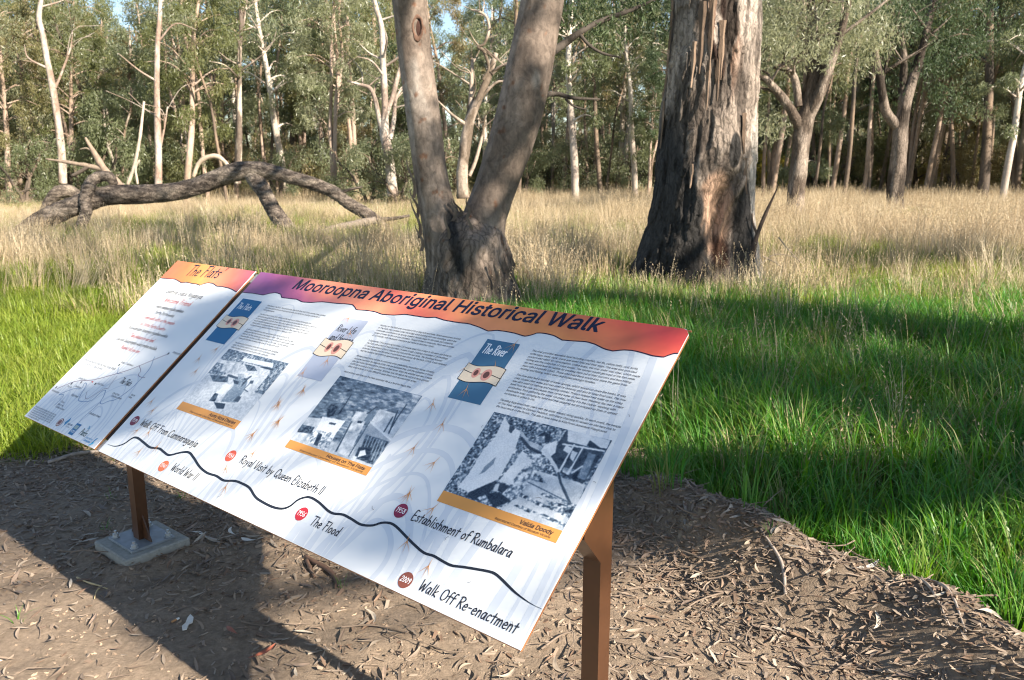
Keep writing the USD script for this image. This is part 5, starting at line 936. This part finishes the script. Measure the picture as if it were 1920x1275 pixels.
sB = along(onpanel((1.22, 1.4, 1.6, 1.8), (.10, .28, .46)) + onpanel((1.3, 1.5, 1.7), (.64, .80)), 14, .06, 2)
shade_tree('young gum behind the viewer dappling the right of the sign', (7.6, -5.6), sB, M_leaf[1], .13, 85, .10, off=6.0, ln=(.05, .09), wd=(.014, .022))
sC = along(onpanel((-.20, -.05, .08), (.12, .3, .48, .66)) + onpanel((-.60, -.42), (.02, .10)), 14, .05, 3) + spread([(-60, 1000), (-40, 1140), (-30, 1275), (-260, 1275), (-300, 1000)], 10, 13, 0, 4)
shade_tree('slim gum behind the viewer shading the left of the sign and soil', (7.4, -3.4), sC, M_leaf[0], .13, 170, .10, off=5.0, ln=(.05, .09), wd=(.014, .022))
sD = along([np.array([x, FY - .3, z]) for z in (.3, .8, 1.3, 1.8, 2.2) for x in (-.9, -.45, 0.0, .4)] + [np.array([x, FY, z]) for x, z in ((.3, 3.3), (.6, 3.8), (.75, 4.3), (.4, 2.8))] + [np.array([x, BY - .6, z]) for z in (.3, .8, 1.4, 1.9, 2.3) for x in (2.0, 2.5, 3.0, 3.4)], 13, .5, 5)
shade_tree('spreading gum to the right of the clearing shading the two big trunks', (11.5, 1.0), sD, M_leaf[1], .55, 200, .4)
sE = spread([(0, 420), (330, 500), (340, 590), (230, 610), (60, 530), (0, 560)], 12, 17, .3, 6) + spread([(420, 430), (760, 440), (780, 490), (500, 500)], 7, 17, .3, 7)
shade_tree('tall gum behind the viewer throwing shade on the left of the clearing', (9.0, -1.5), sE, M_leaf[0], .6, 170, .35)
sF = spread([(1440, 452), (1920, 458), (1920, 495), (1450, 490)], 16, 19, .3, 8) + spread([(900, 425), (1200, 430), (1210, 475), (920, 470)], 8, 19, .3, 9) + spread([(0, 1300), (0, 1301), (1, 1300)], 0, 9)
shade_tree('tall gum to the right of the clearing throwing bands of shade over the field', (19.0, 5.5), sF, M_leaf[2], .65, 300, .35)
# ================================================================ grass
def blades(n, h, w, rad, bend, seed, seg=4, tipw=.08, head=None, curl=0.0):
    r_ = np.random.default_rng(seed); mb = MB()
    for _ in range(n):
        H, W_ = r_.uniform(*h), r_.uniform(*w) / 2; a = r_.random() * 6.283; rr = rad * math.sqrt(r_.random()); b = r_.uniform(*bend); tw = a + r_.normal() * .8
        d = np.array([math.cos(tw), math.sin(tw), 0]); sd = np.array([-d[1], d[0], 0]); t = np.linspace(0, 1, seg + 1)
        p = np.array([math.cos(a) * rr, math.sin(a) * rr, -.02]) + np.outer(b * H * t ** 2.1, d) + np.outer(H * t * (1 - .30 * b * t ** 2) , [0, 0, 1]); p[:, 2] -= curl * H * np.clip(t - .6, 0, 1) ** 2 * 4 * b
        ww = W_ * (np.minimum(1, .55 + t * 1.6) * (1 - (1 - tipw) * t ** 2.2))
        v = np.empty((2 * seg + 2, 3)); v[0::2] = p - np.outer(ww, sd); v[1::2] = p + np.outer(ww, sd); k = np.arange(seg) * 2
        mb.add(v, np.vstack([np.stack([k, k + 1, k + 3], -1), np.stack([k, k + 3, k + 2], -1)]))
        if head:
            c0 = p[-1]; m_ = int(head); q_ = c0 + np.outer(np.linspace(-.09, .02, m_), (p[-1] - p[-2]) / np.linalg.norm(p[-1] - p[-2]))
            for c in q_:
                dd = r_.normal(size=3) * .5 + (0, 0, .8); dd *= .022 / np.linalg.norm(dd); s_ = np.cross(dd, r_.normal(size=3)); s_ *= .0035 / np.linalg.norm(s_)
                mb.add([c - s_, c + dd, c + s_], [[0, 1, 2]])
    return mb.out()

def scatter(name, label, protos, pts, zr, sc, seed, kind='stuff', cat=None, tilt=.12, group=None, idx=None):
    """protos: [(name, mesh, material)]"""
    pi = UsdGeom.PointInstancer.Define(stage, '/World/' + name); tag(pi.GetPrim(), label, cat, group, kind); r_ = np.random.default_rng(seed)
    pi.CreatePrototypesRel().SetTargets([obj(n_, m_, t_, pi.GetPrim()).GetPath() for n_, m_, t_ in protos]); n = len(pts)
    pi.CreateProtoIndicesAttr(Vt.IntArray.FromNumpy((r_.integers(0, len(protos), n) if idx is None else idx).astype(np.int32))); pi.CreatePositionsAttr(Vt.Vec3fArray.FromNumpy(pts.astype(np.float32)))
    a, b, g = r_.random(n) * np.pi, r_.normal(size=n) * tilt / 2, r_.normal(size=n) * tilt / 2
    qs = [Gf.Quath(float(math.cos(x)), float(y * math.cos(x)), float(z_ * math.cos(x)), float(math.sin(x))).GetNormalized() for x, y, z_ in zip(a, b, g)]
    pi.CreateOrientationsAttr(Vt.QuathArray(qs)); s = r_.uniform(*sc, n) * (zr if np.ndim(zr) else 1); pi.CreateScalesAttr(Vt.Vec3fArray.FromNumpy(np.repeat(s[:, None], 3, 1).astype(np.float32)))
def sow(n, y0, y1, seed, keep, power=1.0, wide=.92, xlim=None):
    r_ = np.random.default_rng(seed); y = (y0 ** (1 + power) + (y1 ** (1 + power) - y0 ** (1 + power)) * r_.random(n)) ** (1 / (1 + power)); x = y * r_.uniform(-wide, wide, n) + r_.uniform(-.6, .6, n)
    k = keep(x, y, r_.random(n)); x, y = x[k], y[k]; return np.column_stack([x, y, height(x, y)])
def patch(x, y, f, seed): return fbm(np.column_stack([x * f, y * f, 0 * x]), 3, seed)
inb = lambda x, y: bare_depth(np.column_stack([x, y]))
trunk_clear = lambda x, y: ((x + .47) ** 2 + (y - FY) ** 2 > .45) & ((x - 2.55) ** 2 + (y - BY) ** 2 > .8)
right_side = lambda x, y: x > -.9 + .10 * (y - 4)
# lush green, right of the sign
pg = sow(19500, 1.9, 10.5, 1, lambda x, y, u: (inb(x, y) < -.07 + .34 * u ** 4 + .22 * (patch(x, y, 3.5, 66) - .5)) & right_side(x, y) & trunk_clear(x, y) & (u < 1.15 - .10 * np.clip(y - 6.5, 0, 9)) & (patch(x, y, 1.1, 3) > .30))
sz = .62 + .40 * ss(-inb(pg[:, 0], pg[:, 1]), .0, .7) * (1 - .45 * ss(pg[:, 1], 6.5, 10)); sz *= .75 + .5 * patch(pg[:, 0], pg[:, 1], 1.3, 8)
scatter('green_grass', 'lush long green grass growing right of the sign', [('grass_tuft', blades(16, (.20, .46), (.005, .0115), .07, (.15, .75), 10 + i, 5, curl=.25), M_green if i < 9 else M_mixed) for i in range(10)], pg, sz, (.8, 1.25), 21)
# short sunny grass, left of the sign
pl = sow(19000, 3.6, 12, 2, lambda x, y, u: (inb(x, y) < -.04 + .26 * u ** 4 + .2 * (patch(x, y, 3.5, 67) - .5)) & ~right_side(x, y) & (patch(x, y, .9, 4) + .25 * (x < -2) > .32) & (u < 1.1 - .13 * np.clip(y - 7, 0, 9)))
scatter('short_grass', 'short bright green grass growing left of the sign', [('grass_tuft', blades(26, (.07, .19), (.004, .0075), .10, (.2, .9), 30 + i, 4), M_lime) for i in range(4)], pl, .8 + .5 * patch(pl[:, 0], pl[:, 1], .8, 6), (.8, 1.3), 22)
# green under-growth of the field
pm = sow(19000, 8.5, 34, 3, lambda x, y, u: trunk_clear(x, y) & (patch(x, y, .30, 14) > .41 + .004 * (y - 10)) , .7)
scatter('field_grass', 'fading green grass low in the field behind the sign', [('grass_tuft', blades(22, (.18, .40), (.007, .013), .17, (.1, .6), 40 + i, 3), M_mixed if i % 2 else M_lime) for i in range(4)], pm, .9, (.8, 1.3), 23)
# dry standing grass of the field
pd = sow(27000, 7.2, 42, 4, lambda x, y, u: trunk_clear(x, y) & (inb(x, y) < -.3) & ((y > 10.5) | (x > -.47 * y)) & (patch(x, y, .35, 5) > .46 - .20 * ss(y, 9, 17) + .10 * (x > .5) * (y < 12)) & (u < .12 + ss(y, 7, 13) * .9), .55)
scatter('dry_grass', 'tall bleached dry grass standing across the field', [('grass_tuft', blades(16, (.35, .78), (.0045, .0085), .20, (.03, .40), 50 + i, 3, .25, head=5 if i % 2 else 8), M_straw) for i in range(5)], pd, (.22 + 1.25 * patch(pd[:, 0], pd[:, 1], 1.1, 9)) * (1 - .30 * ss(pd[:, 1], 13, 18) * (pd[:, 0] < -1)) * (1 + .15 * (pd[:, 0] > 3) * (pd[:, 1] > 14)), (.75, 1.2), 24, tilt=.2)
pf = sow(11500, 38, 86, 5, lambda x, y, u: u > .05, .4)
scatter('far_dry_grass', 'dry grass at the foot of the wood', [('grass_tuft', blades(16, (.35, .75), (.012, .022), .45, (.05, .4), 60 + i, 2, .3), M_straw) for i in range(3)], pf, 1.0, (.8, 1.3), 25)
# dry stalks that stick up through the green
ps = np.vstack([sow(1500, 3.6, 11, 6, lambda x, y, u: (inb(x, y) < -.25) & trunk_clear(x, y) & (patch(x, y, .8, 17) > .56) & (x > -.5)), sow(1500, 5.2, 10, 7, lambda x, y, u: (x < -.8) & (x > -.46 * y) & (patch(x, y, .6, 18) > .40) & (y > 5.2))])
ps = np.vstack([ps, sow(2200, 9.5, 19, 8, lambda x, y, u: (x < -.9) & (patch(x, y, .5, 19) > .45))])
scatter('dry_stalks', 'thin dry stalks sticking up through the green grass', [('stalk_tuft', blades(5, (.30, .75), (.003, .0055), .08, (.02, .35), 70 + i, 4, .3, head=4), M_straw) for i in range(4)], ps, 1.0, (.6, 1.1), 26, tilt=.25)

pt = sow(420, 9, 26, 12, lambda x, y, u: trunk_clear(x, y) & (patch(x, y, .25, 23) > .42))
scatter('straw_clumps', 'shaggy clumps of taller straw standing out of the dry field', [('clump', blades(90, (.35, .95), (.005, .009), .22, (.05, .6), 120 + i, 3, .25, head=4), M_straw) for i in range(3)], pt, 1.0, (.6, 1.15), 27, tilt=.2)
def tussock(px, py, label, seed, n=150, h=(.25, .6), rad=.16, bend=(.2, 1.1)):
    q_ = ground(px, py); t_ = thing('dry_tussock', label, 'grass tussock', (q_[0], q_[1], 0)); obj('stalks', blades(n, h, (.004, .008), rad, bend, seed, 4, .2, head=3), M_straw, t_)
# undergrowth that closes the view between the trunks
ui = UsdGeom.PointInstancer.Define(stage, '/World/undergrowth'); tag(ui.GetPrim(), 'low bushes filling the gaps between the trunks deep in the wood', 'undergrowth', None, 'stuff'); r_ = np.random.default_rng(88); N = 420; tg_ = []
for k in (0, 1):
    p_ = UsdGeom.Xform.Define(stage, f'/World/undergrowth/bush_{"ab"[k]}'); p_.GetPrim().GetReferences().AddInternalReference(sh[k][0].GetPath()); o_ = UsdGeom.Xformable(p_).GetOrderedXformOps(); o_[0].Set(Gf.Vec3d(0, 0, 0)); o_[1].Set(0.0); o_[2].Set(Gf.Vec3f(1, 1, 1)); tg_.append(p_.GetPath())
ui.CreatePrototypesRel().SetTargets(tg_); y = r_.uniform(50, 98, N); x = y * r_.uniform(-.8, .8, N); ui.CreateProtoIndicesAttr(Vt.IntArray.FromNumpy(r_.integers(0, 2, N).astype(np.int32))); ui.CreatePositionsAttr(Vt.Vec3fArray.FromNumpy(np.column_stack([x, y, 0 * x - .1]).astype(np.float32)))
a = r_.random(N) * np.pi; ui.CreateOrientationsAttr(Vt.QuathArray([Gf.Quath(float(math.cos(t)), 0, 0, float(math.sin(t))) for t in a])); ui.CreateScalesAttr(Vt.Vec3fArray.FromNumpy(np.repeat(r_.uniform(.9, 1.7, N)[:, None], 3, 1).astype(np.float32)))
tussock(1575, 570, 'pale dry grass tussock in the green grass at the right', 90); tussock(605, 372, 'feathery dry tussock showing above the right shoulder of the fallen limb', 91, 260, (.7, 1.5), .5); tussock(250, 590, 'straw coloured tussock standing at the top left corner of the sign', 92, 120, (.3, .8), .25, (.05, .5)); tussock(1240, 585, 'flattened dry tussock in front of the burnt trunk', 93, 160, (.15, .35), .35, (.6, 1.5))
for k, (px, py, h_, lb) in enumerate(((1700, 720, .62, 'tall single dry stalk, the right one of two in the green grass'), (1778, 690, .75, 'tallest single dry stalk rising from the green grass near the right edge'), (290, 700, .9, 'long bent dry stalk leaning over the short grass left of the sign'))):
    q_ = ground(px, py); t_ = thing('dry_stalk', lb, 'grass stalk', (q_[0], q_[1], 0)); obj('stalk', blades(1, (h_, h_), (.006, .007), .0, (.05, .2) if k < 2 else (.5, .6), 95 + k, 8, .5, head=9), M_straw, t_)
# small green sprouts on the bare soil
for k, (px, py) in enumerate(((207, 930), (197, 990), (340, 930), (640, 1095), (1150, 920), (1440, 1090), (30, 1160))):
    q_ = ground(px, py); t_ = thing('grass_sprout', ('little green sprout on the soil behind the left footing', 'little green sprout just left of the left footing', 'little green sprout under the sign right of the left post', 'little green sprout under the middle of the sign', 'little green sprout beside the top of the right post', 'little green sprout among the leaf litter at the right', 'little green sprout at the lower left edge of the soil')[k], 'grass', (q_[0], q_[1], float(height(np.array([q_[0]]), np.array([q_[1]]))[0]))); obj('blades', blades(9, (.03, .09), (.003, .005), .02, (.2, .9), 110 + k, 4), M_green, t_)
# ================================================================ leaf litter and small things on the soil
def dead_leaf(seed, L=(.06, .11), W=(.010, .018)):
    r_ = np.random.default_rng(seed); l, w_ = r_.uniform(*L), r_.uniform(*W) / 2; n = 8; t = np.linspace(0, 1, n); bend, lift, cup = r_.normal() * .22, r_.uniform(-.1, .25), r_.uniform(.05, .45)
    x = (t - .5) * l; y = bend * l * (t - .5) ** 2 * 4 * .5; z = lift * l * (t - .5) ** 2; prof = w_ * np.sin(np.pi * np.clip(t * .96 + .02, 0, 1)) ** .8 * (1.15 - .4 * t); tw = r_.normal() * .6 * (t - .5)
    c = np.column_stack([x, y, z + .003]); s = np.column_stack([0 * t, np.cos(tw), np.sin(tw)]) * prof[:, None]; up = np.column_stack([0 * t, 0 * t, prof * cup])
    v = np.vstack([c - s + up, c, c + s + up]); k = np.arange(n - 1); f = np.vstack([np.stack([k + a * n, k + (a + 1) * n, k + 1 + (a + 1) * n, k + 1 + a * n], -1) for a in (0, 1)]); f = np.vstack([f[:, [0, 1, 2]], f[:, [0, 2, 3]]])
    return v, f
def chip(seed):
    r_ = np.random.default_rng(seed); m = trimesh.creation.box((r_.uniform(.015, .05), r_.uniform(.005, .014), r_.uniform(.002, .005))); return np.array(m.vertices) + r_.normal(size=(8, 3)) * .002 + (0, 0, .003), np.array(m.faces)
def twig_mesh(seed, L=(.10, .32), r0=(.0015, .004)):
    r_ = np.random.default_rng(seed); l = r_.uniform(*L); n = 6; t = np.linspace(-.5, .5, n); p = np.column_stack([t * l, np.cumsum(r_.normal(size=n)) * l * .04, .006 + np.abs(r_.normal(size=n)) * .004]); v, f, _ = tube(p, np.linspace(1, .5, n) * r_.uniform(*r0), 5); return v, f
def litter_density(x, y):
    d = inb(x, y); back = ss(y + .2 * x, 2.6, 4.0)
    return np.where(x > .2, .42 + 1.6 * np.exp(-((d - .15) / .32) ** 2), .22 + .45 * back) * (.45 + 1.1 * patch(x, y, 2.2, 40)) * (1 - .65 * np.exp(-(((x + 1.25) / .55) ** 2 + ((y - 2.35) / .5) ** 2)))
def lit(n, seed, soft=.0, gain=1.0): return sow(n, 1.25, 5.2, seed, lambda x, y, u: (inb(x, y) > -.12) & (u < litter_density(x, y) * gain), 1.0, .85)
pp_ = lit(44000, 31); pp_[:, 2] += rng.random(len(pp_)) * .012
scatter('leaf_litter', 'fallen gum leaves covering the bare soil round the sign', [('leaf', dead_leaf(300 + i), M_litter) for i in range(12)], pp_, 1.0, (.28, .80), 41, tilt=.35)
pp_ = lit(34000, 32, gain=1.4); scatter('bark_crumbs', 'crumbs of bark and broken leaf on the bare soil', [('chip', chip(330 + i), M_litter) for i in range(6)], pp_, 1.0, (.3, 1.0), 42, tilt=.5)
pp_ = lit(1000, 33, gain=1.1); pp_[:, 2] += rng.random(len(pp_)) * .012; scatter('twig_litter', 'thin dead twigs scattered over the bare soil', [('twig', twig_mesh(340 + i), M_stick) for i in range(8)], pp_, 1.0, (.6, 1.2), 43, tilt=.15)
cl = trimesh.creation.icosphere(1, .006); clods = []
for i in range(4): clods.append(('clod', (np.array(cl.vertices) * np.array([1.3, 1, .7]) * (1 + .3 * np.random.default_rng(i).normal(size=(len(cl.vertices), 1))), cl.faces), mat(f'soil_clod_{i}', {'p': ('principled_bsdf', {'base_color': tuple(np.array([.27, .195, .135]) * (.75 + .2 * i)), 'roughness': .95})}, [])))
pp_ = sow(9000, 1.25, 4.6, 34, lambda x, y, u: (inb(x, y) > -.02) & (u < .3 + 1.2 * (patch(x, y, 1.6, 44) - .35)), 1.0, .85); scatter('soil_clods', 'small clods of dry earth on the bare soil', clods, pp_, 1.0, (.25, 1.1), 44)
# the largest single leaves are pieces of their own
r_ = np.random.default_rng(61); pp_ = lit(1500, 35, gain=1.3); pp_ = pp_[np.argsort(pp_[:, 1])][:300]; LM = [mat(f'single_leaf_{i}', {'g': ('texture_coordinate', {}), 'n': ('noise_texture', {'scale': 60.0, 'detail': 3.0}), 'r': ('rgb_ramp', {'ramp': [(.3, tuple(np.array(c) * .8)), (.7, tuple(np.array(c) * 1.15))]}), 'p': ('principled_bsdf', {'roughness': .55})}, [('g.object', 'n.vector'), ('n.fac', 'r.fac'), ('r.color', 'p.base_color')]) for i, c in enumerate(((.28, .225, .17), (.36, .31, .25), (.20, .13, .085), (.24, .175, .13), (.15, .11, .085)))]
for x, y, z in pp_:
    v, f = dead_leaf(int(r_.integers(1e6)), (.06, .105), (.012, .019)); a, b = r_.random() * 6.283, r_.normal() * .2; R = trimesh.transformations.euler_matrix(b, r_.normal() * .2, a)[:3, :3]
    obj('fallen_leaf', (v @ R.T + (x, y, z + .008), f), LM[int(r_.integers(5))], ground_prim)
# things one can point to
def on(px, py, dz=.0): q_ = ground(px, py); return np.array([q_[0], q_[1], float(height(np.array([q_[0]]), np.array([q_[1]]))[0]) + dz])
def lying(name, label, cat, px, rad, mat_, part='stem', sides=7, n=16, lift=.004):
    t_ = thing(name, label, cat); p = [on(x, y, lift + rd) for (x, y), rd in zip(px, rad)]; v, f, c = tube(p, rad, sides, n, lambda P, th, s, R: R * .4 * (fbm(P * 40, 2, 5) - .5)); obj(part, (v, f), mat_, t_, smooth=True); return t_
M_pale = plain('bleached_twig', (.50, .38, .20), rough=.7, var=.2); M_barkstrip = plain('grey_bark_strip', (.24, .20, .17), rough=.85, var=.3, scale=30); M_dkroot = plain('dark_root', (.13, .075, .05), rough=.8, var=.3)
t_ = lying('forked_twig', 'yellowish forked twig lit by sun in front of the left footing', 'twig', ((144, 1080), (165, 1090), (188, 1097), (201, 1103)), (.0035, .0035, .003, .002), M_pale)
v, f, c = tube([on(190, 1097, .007), on(181, 1108, .006), on(177, 1121, .005)], [.003, .0025, .0015], 6, 8); obj('side_shoot', (v, f), M_pale, t_)
t_ = thing('cigarette_butt', 'cigarette butt lying on the shaded soil below the sign', 'cigarette butt'); a, b = on(322, 1163, .006), on(335, 1155, .006); k_ = a + (b - a) * .62
obj('filter', tube([a, k_], [.004, .004], 10)[:2], mat('tan_filter_paper', {'p': ('principled_bsdf', {'base_color': (.45, .22, .09), 'roughness': .8})}, []), t_); obj('paper', tube([k_, b], [.0041, .0041], 10)[:2], mat('white_paper', {'p': ('principled_bsdf', {'base_color': (.7, .68, .62), 'roughness': .8})}, []), t_)
def flat_piece(name, label, cat, px, m_, th=.004):
    t_ = thing(name, label, cat); p = np.array([on(x, y, .006)[:2] for x, y in px]); mm = trimesh.creation.extrude_polygon(Polygon(p).buffer(0), th, engine='earcut'); z = on(*px[0], .008)[2]; obj('body', (np.array(mm.vertices) + (0, 0, z), mm.faces), m_, t_)
flat_piece('bark_chip', 'ragged whitish bark chip on the shaded soil right of the cigarette butt', 'bark', ((357, 1152), (363, 1158), (361, 1167), (354, 1170), (350, 1180), (342, 1181), (341, 1174), (348, 1168), (352, 1158)), plain('whitish_bark', (.62, .58, .52), var=.15))
def single(name, label, px0, px1, w_, m_):
    a, b = on(*px0, .012), on(*px1, .012); L = np.linalg.norm(b - a); v, f = dead_leaf(len(label), (L, L), (w_, w_)); an = math.atan2(b[1] - a[1], b[0] - a[0]); R = trimesh.transformations.rotation_matrix(an, [0, 0, 1])[:3, :3]; t_ = thing(name, label, 'leaf'); obj('blade', (v @ R.T + (a + b) / 2, f), m_, t_)
M_red = plain('red_brown_leaf', (.26, .085, .05), rough=.45, var=.2, scale=50); M_wht = plain('silvery_leaf', (.55, .52, .47), rough=.55, var=.1)
single('red_leaf', 'large curled red brown gum leaf below the sign at the bottom', (468, 1240), (520, 1212), .024, M_red); single('red_leaf', 'small red brown gum leaf on the shaded soil beside the panel shadow edge', (423, 1178), (443, 1193), .018, M_red)
single('silvery_leaf', 'silvery leaf lying right of the left footing, the left of a pair', (360, 998), (385, 1004), .020, M_wht); single('silvery_leaf', 'silvery leaf lying right of the left footing, the right of a pair', (450, 1012), (478, 1016), .024, M_wht)
single('silvery_leaf', 'upright pale leaf just right of the left post and footing', (428, 990), (434, 1004), .016, M_wht); single('silvery_leaf', 'long pale leaf in the litter ridge at the lower right', (1595, 1152), (1645, 1135), .024, M_wht)
lying('dark_root', 'thick dark root curling out of the soil under the sign', 'root', ((572, 1042), (590, 1055), (612, 1068), (630, 1085), (628, 1100)), (.008, .010, .010, .008, .003), M_dkroot); lying('dark_root', 'short dark root beside a longer one under the sign', 'root', ((575, 1050), (582, 1066), (590, 1082)), (.008, .008, .004), M_dkroot)
for k, (lb, px) in enumerate((('long grey bark strip, nearest the lower right corner of the soil', ((1640, 1105), (1690, 1150), (1730, 1200), (1770, 1262))), ('long grey bark strip lying across others at the lower right', ((1630, 1120), (1690, 1140), (1760, 1210), (1800, 1275))), ('curved bark strip reaching into the grass at the lower right', ((1660, 1100), (1740, 1130), (1800, 1165), (1860, 1180))), ('pale bark strip at the foot of the litter ridge', ((1420, 1085), (1460, 1120), (1470, 1150)))) ): lying('bark_strip', lb, 'bark', px, (.003, .0065, .006, .003)[:len(px)], M_barkstrip, 'strip', 6, 24, .003)
for k, (lb, px) in enumerate((('straight twig lying flat at the very bottom right of the soil', ((1560, 1262), (1600, 1240), (1640, 1232))), ('crooked twig across the middle of the litter ridge', ((1300, 1010), (1335, 1022), (1372, 1018), (1400, 1035))), ('thin twig on the lit soil right of the right post', ((1175, 1105), (1215, 1098), (1260, 1102))), ('dark twig under the lower right corner of the sign', ((1015, 1215), (1050, 1190), (1075, 1180))), ('long thin twig low on the soil between the post shadow and the sign', ((640, 1180), (700, 1172), (765, 1186))))): lying('fallen_twig', lb, 'twig', px, (.004, .0035, .003, .002)[:len(px)], M_stick, 'stem', 6, 14, .008)
lying('grey_stick', 'long grey stick lying at the edge of the grass left of the footing', 'stick', ((90, 868), (140, 856), (185, 846)), (.010, .012, .008), M_barkstrip)
